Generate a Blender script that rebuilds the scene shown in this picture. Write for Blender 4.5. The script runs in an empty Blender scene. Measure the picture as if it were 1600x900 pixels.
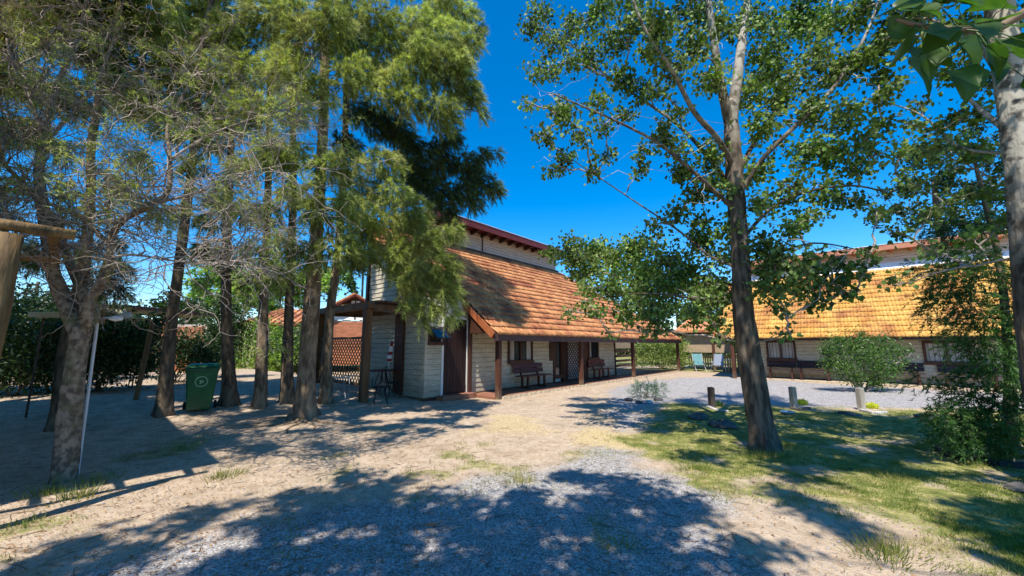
import bpy, math, random
import numpy as np
from mathutils import Vector, Matrix
R = math.radians
rng = np.random.default_rng(7)
random.seed(7)
sc = bpy.context.scene
COL = sc.collection

# ------------------------------------------------------------------ camera
EYE = 1.6
PITCH = R(8.53)
FPX = 600.0
cam = bpy.data.cameras.new("camera")
cam.sensor_width = 36.0
cam.lens = 36.0 * FPX / 1600.0
cam.clip_start = 0.05
cam.clip_end = 3000
camo = bpy.data.objects.new("camera", cam)
camo.location = (0, 0, EYE)
camo.rotation_euler = (R(90) + PITCH, 0, 0)
COL.objects.link(camo)
sc.camera = camo

# ------------------------------------------------------------------ light
SUN_AZ = R(18.0)               # direction the light travels, clockwise from +Y
SUN_EL = math.atan(1.75)
world = bpy.data.worlds.new("World")
sc.world = world
world.use_nodes = True
wn = world.node_tree
bg = wn.nodes["Background"]
sky = wn.nodes.new("ShaderNodeTexSky")
sky.sky_type = 'NISHITA'
sky.sun_disc = False
sky.sun_elevation = SUN_EL
sky.sun_rotation = SUN_AZ + math.pi
sky.altitude = 300
sky.air_density = 1.0
sky.dust_density = 0.1
sky.ozone_density = 4.0
hs = wn.nodes.new("ShaderNodeHueSaturation")
hs.inputs["Saturation"].default_value = 1.45
hs.inputs["Value"].default_value = 1.12
hs.inputs["Hue"].default_value = 0.500
wn.links.new(sky.outputs[0], hs.inputs["Color"])
wn.links.new(hs.outputs[0], bg.inputs[0])
bg.inputs[1].default_value = 0.15
sun = bpy.data.lights.new("sun", 'SUN')
sun.energy = 5.0
sun.angle = R(0.55)
sun.color = (1.0, 0.93, 0.82)
suno = bpy.data.objects.new("sun", sun)
trav = Vector((math.sin(SUN_AZ) * math.cos(SUN_EL), math.cos(SUN_AZ) * math.cos(SUN_EL), -math.sin(SUN_EL)))
suno.rotation_euler = trav.to_track_quat('-Z', 'Y').to_euler()
suno.location = (-5, -15, 30)
COL.objects.link(suno)
sc.view_settings.view_transform = 'Standard'
sc.view_settings.look = 'None'
sc.view_settings.gamma = 1
sc.view_settings.exposure = 0.55
sc.cycles.max_bounces = 6
sc.cycles.diffuse_bounces = 3
sc.cycles.transmission_bounces = 4
sc.cycles.transparent_max_bounces = 8

# ------------------------------------------------------------------ places
cp, sp = math.cos(PITCH), math.sin(PITCH)
A = R(41.1)
U = (math.sin(A), math.cos(A))
V = (-math.cos(A), math.sin(A))
OX, OY = -0.38, 11.79

def W(u, v):
    return OX + u * U[0] + v * V[0], OY + u * U[1] + v * V[1]

def uv_of(x, y):
    a, b = x - OX, y - OY
    return a * U[0] + b * U[1], a * V[0] + b * V[1]

def sstep(t):
    t = np.clip(t, 0, 1)
    return t * t * (3 - 2 * t)

def terr(x, y):
    u, v = uv_of(x, y)
    return 0.45 * sstep((v - 0.4) / 6.0) * sstep((0.2 - u) / 3.0)

def _ray(px, py):
    x = (px - 800) / FPX
    z = (450 - py) / FPX
    return x, cp - z * sp, sp + z * cp

def ground(px, py):
    """point of the ground seen at that place of the photograph"""
    x, y, z = _ray(px, py)
    h = 0.0
    for _ in range(12):
        t = (h - EYE) / z
        h = float(terr(x * t, y * t))
    return x * t, y * t, h

def at(px, py, Y):
    x, y, z = _ray(px, py)
    t = Y / y
    return Vector((x * t, Y, EYE + z * t))

# ------------------------------------------------------------------ noise
def vnoise(x, y, seed=0):
    xi = np.floor(x).astype(np.int64); yi = np.floor(y).astype(np.int64)
    fx = x - xi; fy = y - yi
    fx = fx * fx * (3 - 2 * fx); fy = fy * fy * (3 - 2 * fy)
    def h(a, b):
        n = (a * 374761393 + b * 668265263 + seed * 1442695041) & 0x7fffffff
        n = ((n ^ (n >> 13)) * 1274126177) & 0x7fffffff
        return ((n ^ (n >> 16)) & 0xffff) / 65535.0
    return (h(xi, yi) * (1 - fx) + h(xi + 1, yi) * fx) * (1 - fy) + (h(xi, yi + 1) * (1 - fx) + h(xi + 1, yi + 1) * fx) * fy

def fbm(x, y, s, seed=0, o=4):
    r = 0; a = 0.5
    for i in range(o):
        r = r + a * vnoise(x * s, y * s, seed + i * 17)
        s *= 2.03; a *= 0.5
    return r / (1 - 0.5 ** o)

# ------------------------------------------------------------------ materials
MATS = {}
def mat(name, col, rough=0.8, col2=None, scale=6.0, bump=0.0, bscale=None, stretch=None, spec=0.3,
        metal=0.0, transl=0.0, detail=5.0, contrast=(0.35, 0.65), coord='Object', col3=None, scale3=1.2, mx3=(0.5, 0.7), rnd=0.0, tone=False, speck=None):
    m = bpy.data.materials.new(name)
    m.use_nodes = True
    t = m.node_tree; n = t.nodes; l = t.links
    p = n["Principled BSDF"]
    p.inputs["Roughness"].default_value = rough
    p.inputs["Metallic"].default_value = metal
    p.inputs["Specular IOR Level"].default_value = spec
    tc = n.new("ShaderNodeTexCoord")
    src = tc.outputs[coord] if coord != 'World' else n.new("ShaderNodeNewGeometry").outputs["Position"]
    if stretch:
        mp = n.new("ShaderNodeMapping"); mp.inputs["Scale"].default_value = stretch
        l.new(src, mp.inputs["Vector"]); src = mp.outputs[0]
    out = None
    if col2 is not None:
        nz = n.new("ShaderNodeTexNoise"); nz.inputs["Scale"].default_value = scale; nz.inputs["Detail"].default_value = detail
        l.new(src, nz.inputs["Vector"])
        cr = n.new("ShaderNodeValToRGB")
        cr.color_ramp.elements[0].position = contrast[0]; cr.color_ramp.elements[1].position = contrast[1]
        cr.color_ramp.elements[0].color = (*col, 1); cr.color_ramp.elements[1].color = (*col2, 1)
        l.new(nz.outputs["Fac"], cr.inputs[0])
        out = cr.outputs[0]
        if col3 is not None:
            n3 = n.new("ShaderNodeTexNoise"); n3.inputs["Scale"].default_value = scale3; n3.inputs["Detail"].default_value = 4
            l.new(src, n3.inputs["Vector"])
            mr = n.new("ShaderNodeMapRange"); mr.inputs[1].default_value = mx3[0]; mr.inputs[2].default_value = mx3[1]
            l.new(n3.outputs["Fac"], mr.inputs[0])
            mx = n.new("ShaderNodeMixRGB"); l.new(mr.outputs[0], mx.inputs[0]); l.new(out, mx.inputs[1])
            mx.inputs[2].default_value = (*col3, 1); out = mx.outputs[0]
        if speck:
            ns = n.new("ShaderNodeTexNoise"); ns.inputs["Scale"].default_value = speck[0]; ns.inputs["Detail"].default_value = 8; ns.inputs["Roughness"].default_value = .7
            l.new(src, ns.inputs["Vector"])
            ms_ = n.new("ShaderNodeMapRange"); ms_.inputs[1].default_value = .40; ms_.inputs[2].default_value = .58; ms_.inputs[3].default_value = speck[1]; ms_.inputs[4].default_value = 1.0
            l.new(ns.outputs["Fac"], ms_.inputs[0]); mm = n.new("ShaderNodeMixRGB"); mm.blend_type = 'MULTIPLY'; mm.inputs[0].default_value = 1.0
            l.new(out, mm.inputs[1]); l.new(ms_.outputs[0], mm.inputs[2]); out = mm.outputs[0]
        if rnd:
            oi = n.new("ShaderNodeObjectInfo")
            mr = n.new("ShaderNodeMapRange"); mr.inputs[3].default_value = 1 - rnd; mr.inputs[4].default_value = 1 + rnd
            l.new(oi.outputs["Random"], mr.inputs[0])
            hv = n.new("ShaderNodeHueSaturation"); l.new(mr.outputs[0], hv.inputs["Value"]); l.new(out, hv.inputs["Color"])
            out = hv.outputs[0]
        l.new(out, p.inputs["Base Color"])
    else:
        p.inputs["Base Color"].default_value = (*col, 1)
    if bump:
        nb = n.new("ShaderNodeTexNoise"); nb.inputs["Scale"].default_value = bscale or scale * 3; nb.inputs["Detail"].default_value = 6
        l.new(src, nb.inputs["Vector"])
        b = n.new("ShaderNodeBump"); b.inputs["Strength"].default_value = bump; b.inputs["Distance"].default_value = 0.02
        l.new(nb.outputs["Fac"], b.inputs["Height"]); l.new(b.outputs[0], p.inputs["Normal"])
    if tone:
        an = n.new("ShaderNodeAttribute"); an.attribute_name = 'tone'
        ad = n.new("ShaderNodeMath"); ad.operation = 'ADD'; ad.inputs[1].default_value = 1.0; l.new(an.outputs["Fac"], ad.inputs[0])
        hv = n.new("ShaderNodeHueSaturation"); l.new(ad.outputs[0], hv.inputs["Value"]); l.new(out, hv.inputs["Color"])
        out = hv.outputs[0]; l.new(out, p.inputs["Base Color"])
    if transl:
        tr = n.new("ShaderNodeBsdfTranslucent")
        if out: 
            hv = n.new("ShaderNodeHueSaturation"); hv.inputs["Value"].default_value = 1.5; hv.inputs["Saturation"].default_value = 1.15
            l.new(out, hv.inputs["Color"]); l.new(hv.outputs[0], tr.inputs[0])
        else: tr.inputs[0].default_value = (*[c * 1.5 for c in col], 1)
        ms = n.new("ShaderNodeMixShader"); ms.inputs[0].default_value = transl
        l.new(p.outputs[0], ms.inputs[1]); l.new(tr.outputs[0], ms.inputs[2])
        l.new(ms.outputs[0], n["Material Output"].inputs[0])
    MATS[name] = m
    return m

mat('siding', (0.56, 0.49, 0.36), 0.7, (0.66, 0.59, 0.45), 3, bump=0.15, bscale=30, stretch=(1, 1, 4), col3=(0.40, 0.33, 0.22), scale3=2.2, mx3=(.52, .8), speck=(9, .78))
mat('gap_shade', (0.13, 0.09, 0.06), 0.8, (0.18, 0.13, 0.09), 5)  # backing coloured dark so the gaps between boards read as shadow lines
mat('siding_bounce', (0.52, 0.41, 0.33), 0.7, (0.62, 0.50, 0.42), 3, bump=0.15, bscale=30, stretch=(1, 1, 4), col3=(0.45, 0.33, 0.27), scale3=2.2, mx3=(.5, .8))  # siding colour with pink light reflected from the roof mixed in
mat('tile', (0.60, 0.245, 0.095), 0.85, (0.76, 0.36, 0.155), 3.3, bump=0.3, bscale=25, coord='World', col3=(0.34, 0.11, 0.055), scale3=1.3, mx3=(.44, .66), rnd=0.18, speck=(7, .55))
mat('tile_old', (0.64, 0.31, 0.065), 0.85, (0.78, 0.46, 0.125), 1.9, bump=0.3, bscale=25, coord='World', col3=(0.42, 0.16, 0.06), scale3=1.2, mx3=(.46, .68), rnd=0.13, speck=(8, .62))
mat('brown_wood', (0.055, 0.022, 0.014), 0.55, (0.085, 0.036, 0.022), 9, bump=0.3, bscale=40, stretch=(1, 1, .15))
mat('post_wood', (0.065, 0.024, 0.015), 0.6, (0.11, 0.045, 0.026), 8, bump=0.4, bscale=40, stretch=(1, 1, .12))
mat('red_fascia', (0.13, 0.020, 0.015), 0.45, (0.18, 0.032, 0.022), 4, bump=0.1)
mat('salmon_fascia', (0.42, 0.17, 0.10), 0.6, (0.50, 0.22, 0.13), 4, bump=0.1)
mat('rust_wood', (0.32, 0.09, 0.03), 0.6, (0.40, 0.13, 0.05), 5, bump=0.1)
mat('dark_fascia', (0.085, 0.045, 0.040), 0.6, (0.11, 0.06, 0.052), 5, bump=0.1)
mat('door_wood', (0.022, 0.010, 0.011), 0.5, (0.035, 0.016, 0.016), 8, bump=0.3, bscale=30, stretch=(1, 1, .1))
mat('bench_red', (0.13, 0.040, 0.034), 0.5, (0.17, 0.055, 0.045), 7, bump=0.2)
mat('bench_purple', (0.075, 0.028, 0.036), 0.5, (0.10, 0.038, 0.045), 7, bump=0.2)
mat('bench_dark', (0.040, 0.017, 0.017), 0.5, (0.058, 0.025, 0.024), 7, bump=0.2)
mat('lattice_wood', (0.13, 0.085, 0.035), 0.7, (0.20, 0.135, 0.06), 12, bump=0.3)
mat('lattice_dark', (0.035, 0.016, 0.016), 0.6, (0.05, 0.024, 0.022), 12)
mat('pergola_wood', (0.10, 0.050, 0.022), 0.7, (0.19, 0.10, 0.045), 9, bump=0.4, bscale=30, stretch=(1, 1, .2))
mat('log_wood', (0.20, 0.12, 0.05), 0.8, (0.34, 0.22, 0.09), 9, bump=0.9, bscale=30, stretch=(1, 1, .15), col3=(0.10, 0.065, 0.035), scale3=4, mx3=(.46, .66), speck=(14, .6))
mat('white_trim', (0.76, 0.75, 0.72), 0.6, (0.84, 0.82, 0.79), 8)
mat('cream_wood', (0.66, 0.55, 0.30), 0.6, (0.74, 0.64, 0.40), 8, bump=.1)
mat('white_plastic', (0.75, 0.76, 0.78), 0.4)
mat('curtain', (0.40, 0.38, 0.36), 0.9, (0.52, 0.50, 0.48), 6, stretch=(1, 1, .1))
mat('glass', (0.02, 0.025, 0.03), 0.06, spec=0.8)
mat('floor_tile', (0.22, 0.095, 0.06), 0.6, (0.30, 0.14, 0.09), 3, bump=.1)
mat('edge_stone', (0.42, 0.33, 0.22), 0.9, (0.55, 0.45, 0.32), 7, bump=.6, bscale=20)
mat('brick', (0.40, 0.14, 0.07), 0.9, (0.52, 0.22, 0.12), 5, bump=.4, rnd=.2)
mat('mortar', (0.48, 0.40, 0.33), 0.95, (0.55, 0.47, 0.40), 9, bump=.3)
mat('canvas', (0.48, 0.36, 0.24), 0.9, (0.55, 0.42, 0.29), 3, transl=.25)
mat('bin_green', (0.003, 0.085, 0.028), 0.42, (0.004, 0.11, 0.036), 4, spec=.5)
mat('emblem', (0.22, 0.42, 0.27), 0.6)
mat('rubber', (0.012, 0.012, 0.013), 0.7)
mat('black_metal', (0.014, 0.014, 0.016), 0.4, (0.02, 0.02, 0.022), 8, metal=.3)
mat('grey_metal', (0.36, 0.38, 0.40), 0.4, metal=.6)
mat('teal_fabric', (0.10, 0.24, 0.27), 0.8, (0.14, 0.30, 0.33), 6)
mat('teal_paint', (0.02, 0.22, 0.19), 0.5)
mat('blue_plastic', (0.10, 0.24, 0.36), 0.4)
mat('red_fabric', (0.32, 0.02, 0.025), 0.8)
mat('table_brown', (0.10, 0.028, 0.02), 0.5)
mat('bollard_wood', (0.30, 0.27, 0.22), 0.85, (0.42, 0.38, 0.31), 10, bump=.5, stretch=(1, 1, .2))
mat('bollard_dark', (0.06, 0.045, 0.035), 0.85, (0.10, 0.08, 0.06), 10, bump=.5, stretch=(1, 1, .2))
mat('rock', (0.07, 0.065, 0.06), 0.9, (0.13, 0.12, 0.11), 8, bump=.8)
mat('pale_rock', (0.40, 0.37, 0.33), 0.9, (0.55, 0.52, 0.47), 8, bump=.8)
mat('edging', (0.02, 0.022, 0.03), 0.7, (0.035, 0.035, 0.045), 8)
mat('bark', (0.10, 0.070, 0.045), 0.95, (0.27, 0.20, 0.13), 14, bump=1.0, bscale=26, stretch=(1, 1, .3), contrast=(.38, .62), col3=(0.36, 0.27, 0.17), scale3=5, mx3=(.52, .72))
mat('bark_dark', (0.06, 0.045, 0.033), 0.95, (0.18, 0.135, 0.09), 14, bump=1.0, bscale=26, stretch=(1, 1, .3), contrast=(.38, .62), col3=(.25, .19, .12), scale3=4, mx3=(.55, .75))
mat('bark_plum', (0.12, 0.09, 0.065), 0.95, (0.33, 0.26, 0.185), 16, bump=1.0, bscale=34, stretch=(1, 1, .8), contrast=(.40, .60), col3=(.16, .15, .07), scale3=5, mx3=(.52, .7))
mat('twig_grey', (0.24, 0.19, 0.155), 0.85, (0.38, 0.32, 0.27), 10)
mat('twig_brown', (0.13, 0.09, 0.06), 0.85, (0.20, 0.15, 0.10), 10)
mat('twig_white', (0.42, 0.38, 0.32), 0.85, (0.56, 0.51, 0.45), 10)
# foliage: tones differ leaf by leaf
def leafmat(name, c1, c2, c3, transl=0.35, rough=0.5, scale=9.0):
    return mat(name, c1, rough, c2, scale, transl=transl, contrast=(.38, .62), col3=c3, scale3=1.6, mx3=(.48, .68), coord='World', spec=.35, tone=True)
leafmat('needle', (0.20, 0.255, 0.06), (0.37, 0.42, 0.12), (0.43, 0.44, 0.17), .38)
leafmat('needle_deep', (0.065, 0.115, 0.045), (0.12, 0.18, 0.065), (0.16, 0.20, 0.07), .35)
leafmat('poplar_leaf_sunlit', (0.12, 0.20, 0.04), (0.24, 0.34, 0.09), (0.32, 0.40, 0.14), .42, .45)  # lighter copy of the poplar leaf, sunlight on the low bough put into the colour
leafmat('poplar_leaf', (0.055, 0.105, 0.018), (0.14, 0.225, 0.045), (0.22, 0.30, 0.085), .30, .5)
leafmat('dark_leaf', (0.022, 0.050, 0.012), (0.045, 0.085, 0.02), (0.05, 0.09, 0.022), .25, .45)
leafmat('bright_leaf', (0.13, 0.24, 0.04), (0.22, 0.34, 0.06), (0.28, 0.36, 0.08), .4)
leafmat('bamboo_leaf', (0.16, 0.26, 0.05), (0.28, 0.36, 0.10), (0.38, 0.38, 0.14), .4)
leafmat('shrub_leaf', (0.045, 0.105, 0.022), (0.09, 0.17, 0.035), (0.13, 0.21, 0.05), .3, .4)
leafmat('conifer_leaf', (0.030, 0.085, 0.020), (0.07, 0.15, 0.035), (0.14, 0.24, 0.06), .32)
leafmat('near_leaf', (0.035, 0.085, 0.014), (0.060, 0.125, 0.022), (0.085, 0.15, 0.03), .42, .4, scale=22)
leafmat('sage_leaf', (0.16, 0.22, 0.16), (0.24, 0.30, 0.24), (0.10, 0.20, 0.06), .25)
leafmat('grass_blade', (0.10, 0.155, 0.02), (0.24, 0.27, 0.06), (0.40, 0.34, 0.13), .35)
leafmat('yellow_flower', (0.55, 0.60, 0.03), (0.70, 0.68, 0.05), (0.35, 0.45, 0.04), .3)
leafmat('dry_leaf', (0.26, 0.13, 0.05), (0.38, 0.22, 0.10), (0.16, 0.08, 0.04), .2)

def base_grime(name, z0=.05, z1=.75):
    t = MATS[name].node_tree; n = t.nodes; l = t.links; p = n["Principled BSDF"]; old = p.inputs["Base Color"].links[0].from_socket
    g = n.new("ShaderNodeNewGeometry"); sx = n.new("ShaderNodeSeparateXYZ"); l.new(g.outputs["Position"], sx.inputs[0])
    nz = n.new("ShaderNodeTexNoise"); nz.inputs["Scale"].default_value = 6; nz.inputs["Detail"].default_value = 6; l.new(g.outputs["Position"], nz.inputs["Vector"])
    ad = n.new("ShaderNodeMath"); ad.operation = 'MULTIPLY_ADD'; l.new(nz.outputs["Fac"], ad.inputs[0]); ad.inputs[1].default_value = -.9; l.new(sx.outputs[2], ad.inputs[2])
    mr = n.new("ShaderNodeMapRange"); mr.inputs[1].default_value = z0 - .5; mr.inputs[2].default_value = z1 - .5; mr.inputs[3].default_value = .65; mr.inputs[4].default_value = 0; l.new(ad.outputs[0], mr.inputs[0])
    mx = n.new("ShaderNodeMixRGB"); l.new(mr.outputs[0], mx.inputs[0]); l.new(old, mx.inputs[1]); mx.inputs[2].default_value = (.27, .20, .13, 1); l.new(mx.outputs[0], p.inputs["Base Color"])
base_grime('siding'); base_grime('bin_green', .0, .35); base_grime('post_wood', .0, .4)

# poplar bark: dark and furrowed low down, smooth and pale higher up
def poplar_bark(nm, lo, hi):
    m = mat(nm, (0.050, 0.038, 0.028), 0.95, (0.165, 0.13, 0.095), 12, bump=1.0, bscale=22, stretch=(1, 1, .25), contrast=(.40, .62))
    t = m.node_tree; n = t.nodes; l = t.links
    p = n["Principled BSDF"]; old = p.inputs["Base Color"].links[0].from_socket
    g = n.new("ShaderNodeNewGeometry"); sx = n.new("ShaderNodeSeparateXYZ"); l.new(g.outputs["Position"], sx.inputs[0])
    nz = n.new("ShaderNodeTexNoise"); nz.inputs["Scale"].default_value = 4.0; l.new(g.outputs["Position"], nz.inputs["Vector"])
    ad = n.new("ShaderNodeMath"); ad.operation = 'MULTIPLY_ADD'; l.new(nz.outputs["Fac"], ad.inputs[0]); ad.inputs[1].default_value = 3.2; l.new(sx.outputs[2], ad.inputs[2])
    mr = n.new("ShaderNodeMapRange"); mr.inputs[1].default_value = lo; mr.inputs[2].default_value = hi; l.new(ad.outputs[0], mr.inputs[0])
    mx = n.new("ShaderNodeMixRGB"); l.new(mr.outputs[0], mx.inputs[0]); l.new(old, mx.inputs[1])
    n2 = n.new("ShaderNodeTexNoise"); n2.inputs["Scale"].default_value = 9.0; l.new(g.outputs["Position"], n2.inputs["Vector"])
    c2 = n.new("ShaderNodeValToRGB"); c2.color_ramp.elements[0].position = .36; c2.color_ramp.elements[0].color = (.10, .09, .075, 1)
    c2.color_ramp.elements[1].position = .5; c2.color_ramp.elements[1].color = (.38, .355, .305, 1)
    l.new(n2.outputs["Fac"], c2.inputs[0]); l.new(c2.outputs[0], mx.inputs[2])
    l.new(mx.outputs[0], p.inputs["Base Color"])
poplar_bark('bark_poplar', 6.6, 8.4)
poplar_bark('bark_poplar_pale', 3.8, 5.4)

def ground_material():
    m = bpy.data.materials.new('soil_gravel_grass'); m.use_nodes = True
    t = m.node_tree; n = t.nodes; l = t.links
    p = n["Principled BSDF"]; p.inputs["Roughness"].default_value = 0.95; p.inputs["Specular IOR Level"].default_value = 0.15
    g = n.new("ShaderNodeNewGeometry")
    at_ = n.new("ShaderNodeVertexColor"); at_.layer_name = 'mask'
    sep = n.new("ShaderNodeSeparateColor"); l.new(at_.outputs[0], sep.inputs[0])
    def noise(s, d=6, r=.6):
        k = n.new("ShaderNodeTexNoise"); k.inputs["Scale"].default_value = s; k.inputs["Detail"].default_value = d; k.inputs["Roughness"].default_value = r
        l.new(g.outputs["Position"], k.inputs["Vector"]); return k.outputs["Fac"]
    def ramp(src, stops):
        c = n.new("ShaderNodeValToRGB"); e = c.color_ramp.elements
        while len(e) < len(stops): e.new(0.5)
        for i, (q, cc) in enumerate(stops): e[i].position = q; e[i].color = (*cc, 1)
        l.new(src, c.inputs[0]); return c.outputs[0]
    def mix(f, a, b, typ='MIX'):
        x = n.new("ShaderNodeMixRGB"); x.blend_type = typ
        if isinstance(f, float): x.inputs[0].default_value = f
        else: l.new(f, x.inputs[0])
        l.new(a, x.inputs[1]); l.new(b, x.inputs[2]); return x.outputs[0]
    n_big = noise(0.7); n_mid = noise(5.0); n_fine = noise(45.0, 4); n_f2 = noise(18.0, 6, .75)
    dirt = ramp(n_big, [(.3, (.41, .315, .225)), (.5, (.57, .45, .335)), (.7, (.44, .355, .26))])
    dirt = mix(0.75, dirt, ramp(n_f2, [(.3, (.45, .40, .36)), (.5, (.85, .85, .85)), (.7, (1.1, 1.1, 1.1))]), 'MULTIPLY')
    dirt = mix(0.6, dirt, ramp(n_mid, [(.35, (.65, .60, .52)), (.6, (1, 1, 1))]), 'MULTIPLY')
    vo = n.new("ShaderNodeTexVoronoi"); vo.inputs["Scale"].default_value = 62.0; l.new(g.outputs["Position"], vo.inputs["Vector"])
    sc_ = n.new("ShaderNodeSeparateColor"); l.new(vo.outputs["Color"], sc_.inputs[0])
    grav = ramp(sc_.outputs[0], [(0., (.23, .215, .21)), (.4, (.42, .40, .39)), (.8, (.56, .535, .525)), (1., (.70, .675, .66))])
    grav = mix(0.8, grav, ramp(vo.outputs["Distance"], [(.0, (1, 1, 1)), (.55, (.8, .8, .8)), (.8, (.35, .34, .33))]), 'MULTIPLY')
    grav = mix(0.55, grav, ramp(n_mid, [(.35, (.60, .55, .48)), (.62, (1, 1, 1))]), 'MULTIPLY')
    grass = ramp(n_mid, [(.32, (.10, .13, .028)), (.5, (.23, .235, .065)), (.64, (.42, .36, .15))])
    grass = mix(0.8, grass, ramp(n_fine, [(.3, (.30, .30, .28)), (.6, (1.1, 1.1, 1.1))]), 'MULTIPLY')
    dry = ramp(n_f2, [(.35, (.38, .28, .13)), (.65, (.60, .48, .28))])
    def sharpen(mask, amp):
        av = n.new("ShaderNodeMath"); av.operation = 'ADD'; l.new(n_f2, av.inputs[0]); l.new(n_fine, av.inputs[1])
        aw = n.new("ShaderNodeMath"); aw.operation = 'MULTIPLY'; l.new(av.outputs[0], aw.inputs[0]); aw.inputs[1].default_value = .5
        a = n.new("ShaderNodeMath"); a.operation = 'SUBTRACT'; l.new(aw.outputs[0], a.inputs[0]); a.inputs[1].default_value = .5
        b = n.new("ShaderNodeMath"); b.operation = 'MULTIPLY_ADD'; l.new(a.outputs[0], b.inputs[0]); b.inputs[1].default_value = amp; l.new(mask, b.inputs[2])
        c = n.new("ShaderNodeMapRange"); c.inputs[1].default_value = .30; c.inputs[2].default_value = .70; l.new(b.outputs[0], c.inputs[0]); return c.outputs[0]
    c = mix(sharpen(sep.outputs[0], 3.2), dirt, grav)
    c = mix(sharpen(sep.outputs[2], 3.0), c, dry)
    c = mix(sharpen(sep.outputs[1], 3.6), c, grass)
    l.new(c, p.inputs["Base Color"])
    bp = n.new("ShaderNodeBump"); bp.inputs["Strength"].default_value = .8; bp.inputs["Distance"].default_value = .018
    hm = n.new("ShaderNodeMath"); hm.operation = 'MULTIPLY_ADD'; l.new(vo.outputs["Distance"], hm.inputs[0]); hm.inputs[1].default_value = -.5; l.new(n_f2, hm.inputs[2])
    l.new(hm.outputs[0], bp.inputs["Height"]); l.new(bp.outputs[0], p.inputs["Normal"])
    MATS['ground'] = m
ground_material()

# ------------------------------------------------------------------ object helpers
def tag(o, label=None, cat=None, group=None, kind=None):
    if label: o['label'] = label
    if cat: o['category'] = cat
    if group: o['group'] = group
    if kind: o['kind'] = kind
    return o

def thing(name, label, cat, loc=(0, 0, 0), rz=0, group=None, kind=None):
    o = bpy.data.objects.new(name, None); COL.objects.link(o)
    o.empty_display_size = .2
    o.location = loc; o.rotation_euler = (0, 0, rz)
    return tag(o, label, cat, group, kind)

def link(name, me, parent=None, loc=(0, 0, 0), rot=(0, 0, 0), kind=None):
    o = bpy.data.objects.new(name, me); COL.objects.link(o)
    o.location = loc; o.rotation_euler = rot
    if parent: o.parent = parent
    if kind: o['kind'] = kind
    return o

def np_mesh(name, Vt, F, material, smooth=False):
    """F: (n,3) or (n,4) int array, or list of such arrays"""
    Fs = F if isinstance(F, list) else [F]
    Fs = [f for f in Fs if len(f)]
    me = bpy.data.meshes.new(name)
    Vt = np.asarray(Vt, dtype=np.float32)
    me.vertices.add(len(Vt)); me.vertices.foreach_set('co', Vt.ravel())
    nl = sum(f.size for f in Fs); nf = sum(len(f) for f in Fs)
    me.loops.add(nl); me.polygons.add(nf)
    me.loops.foreach_set('vertex_index', np.concatenate([f.ravel() for f in Fs]).astype(np.int32))
    tot = np.concatenate([np.full(len(f), f.shape[1]) for f in Fs]).astype(np.int32)
    st = np.concatenate([[0], np.cumsum(tot)[:-1]]).astype(np.int32)
    me.polygons.foreach_set('loop_start', st); me.polygons.foreach_set('loop_total', tot)
    if smooth: me.polygons.foreach_set('use_smooth', np.ones(nf, dtype=bool))
    me.update(calc_edges=True)
    if material: me.materials.append(MATS[material])
    return me

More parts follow.
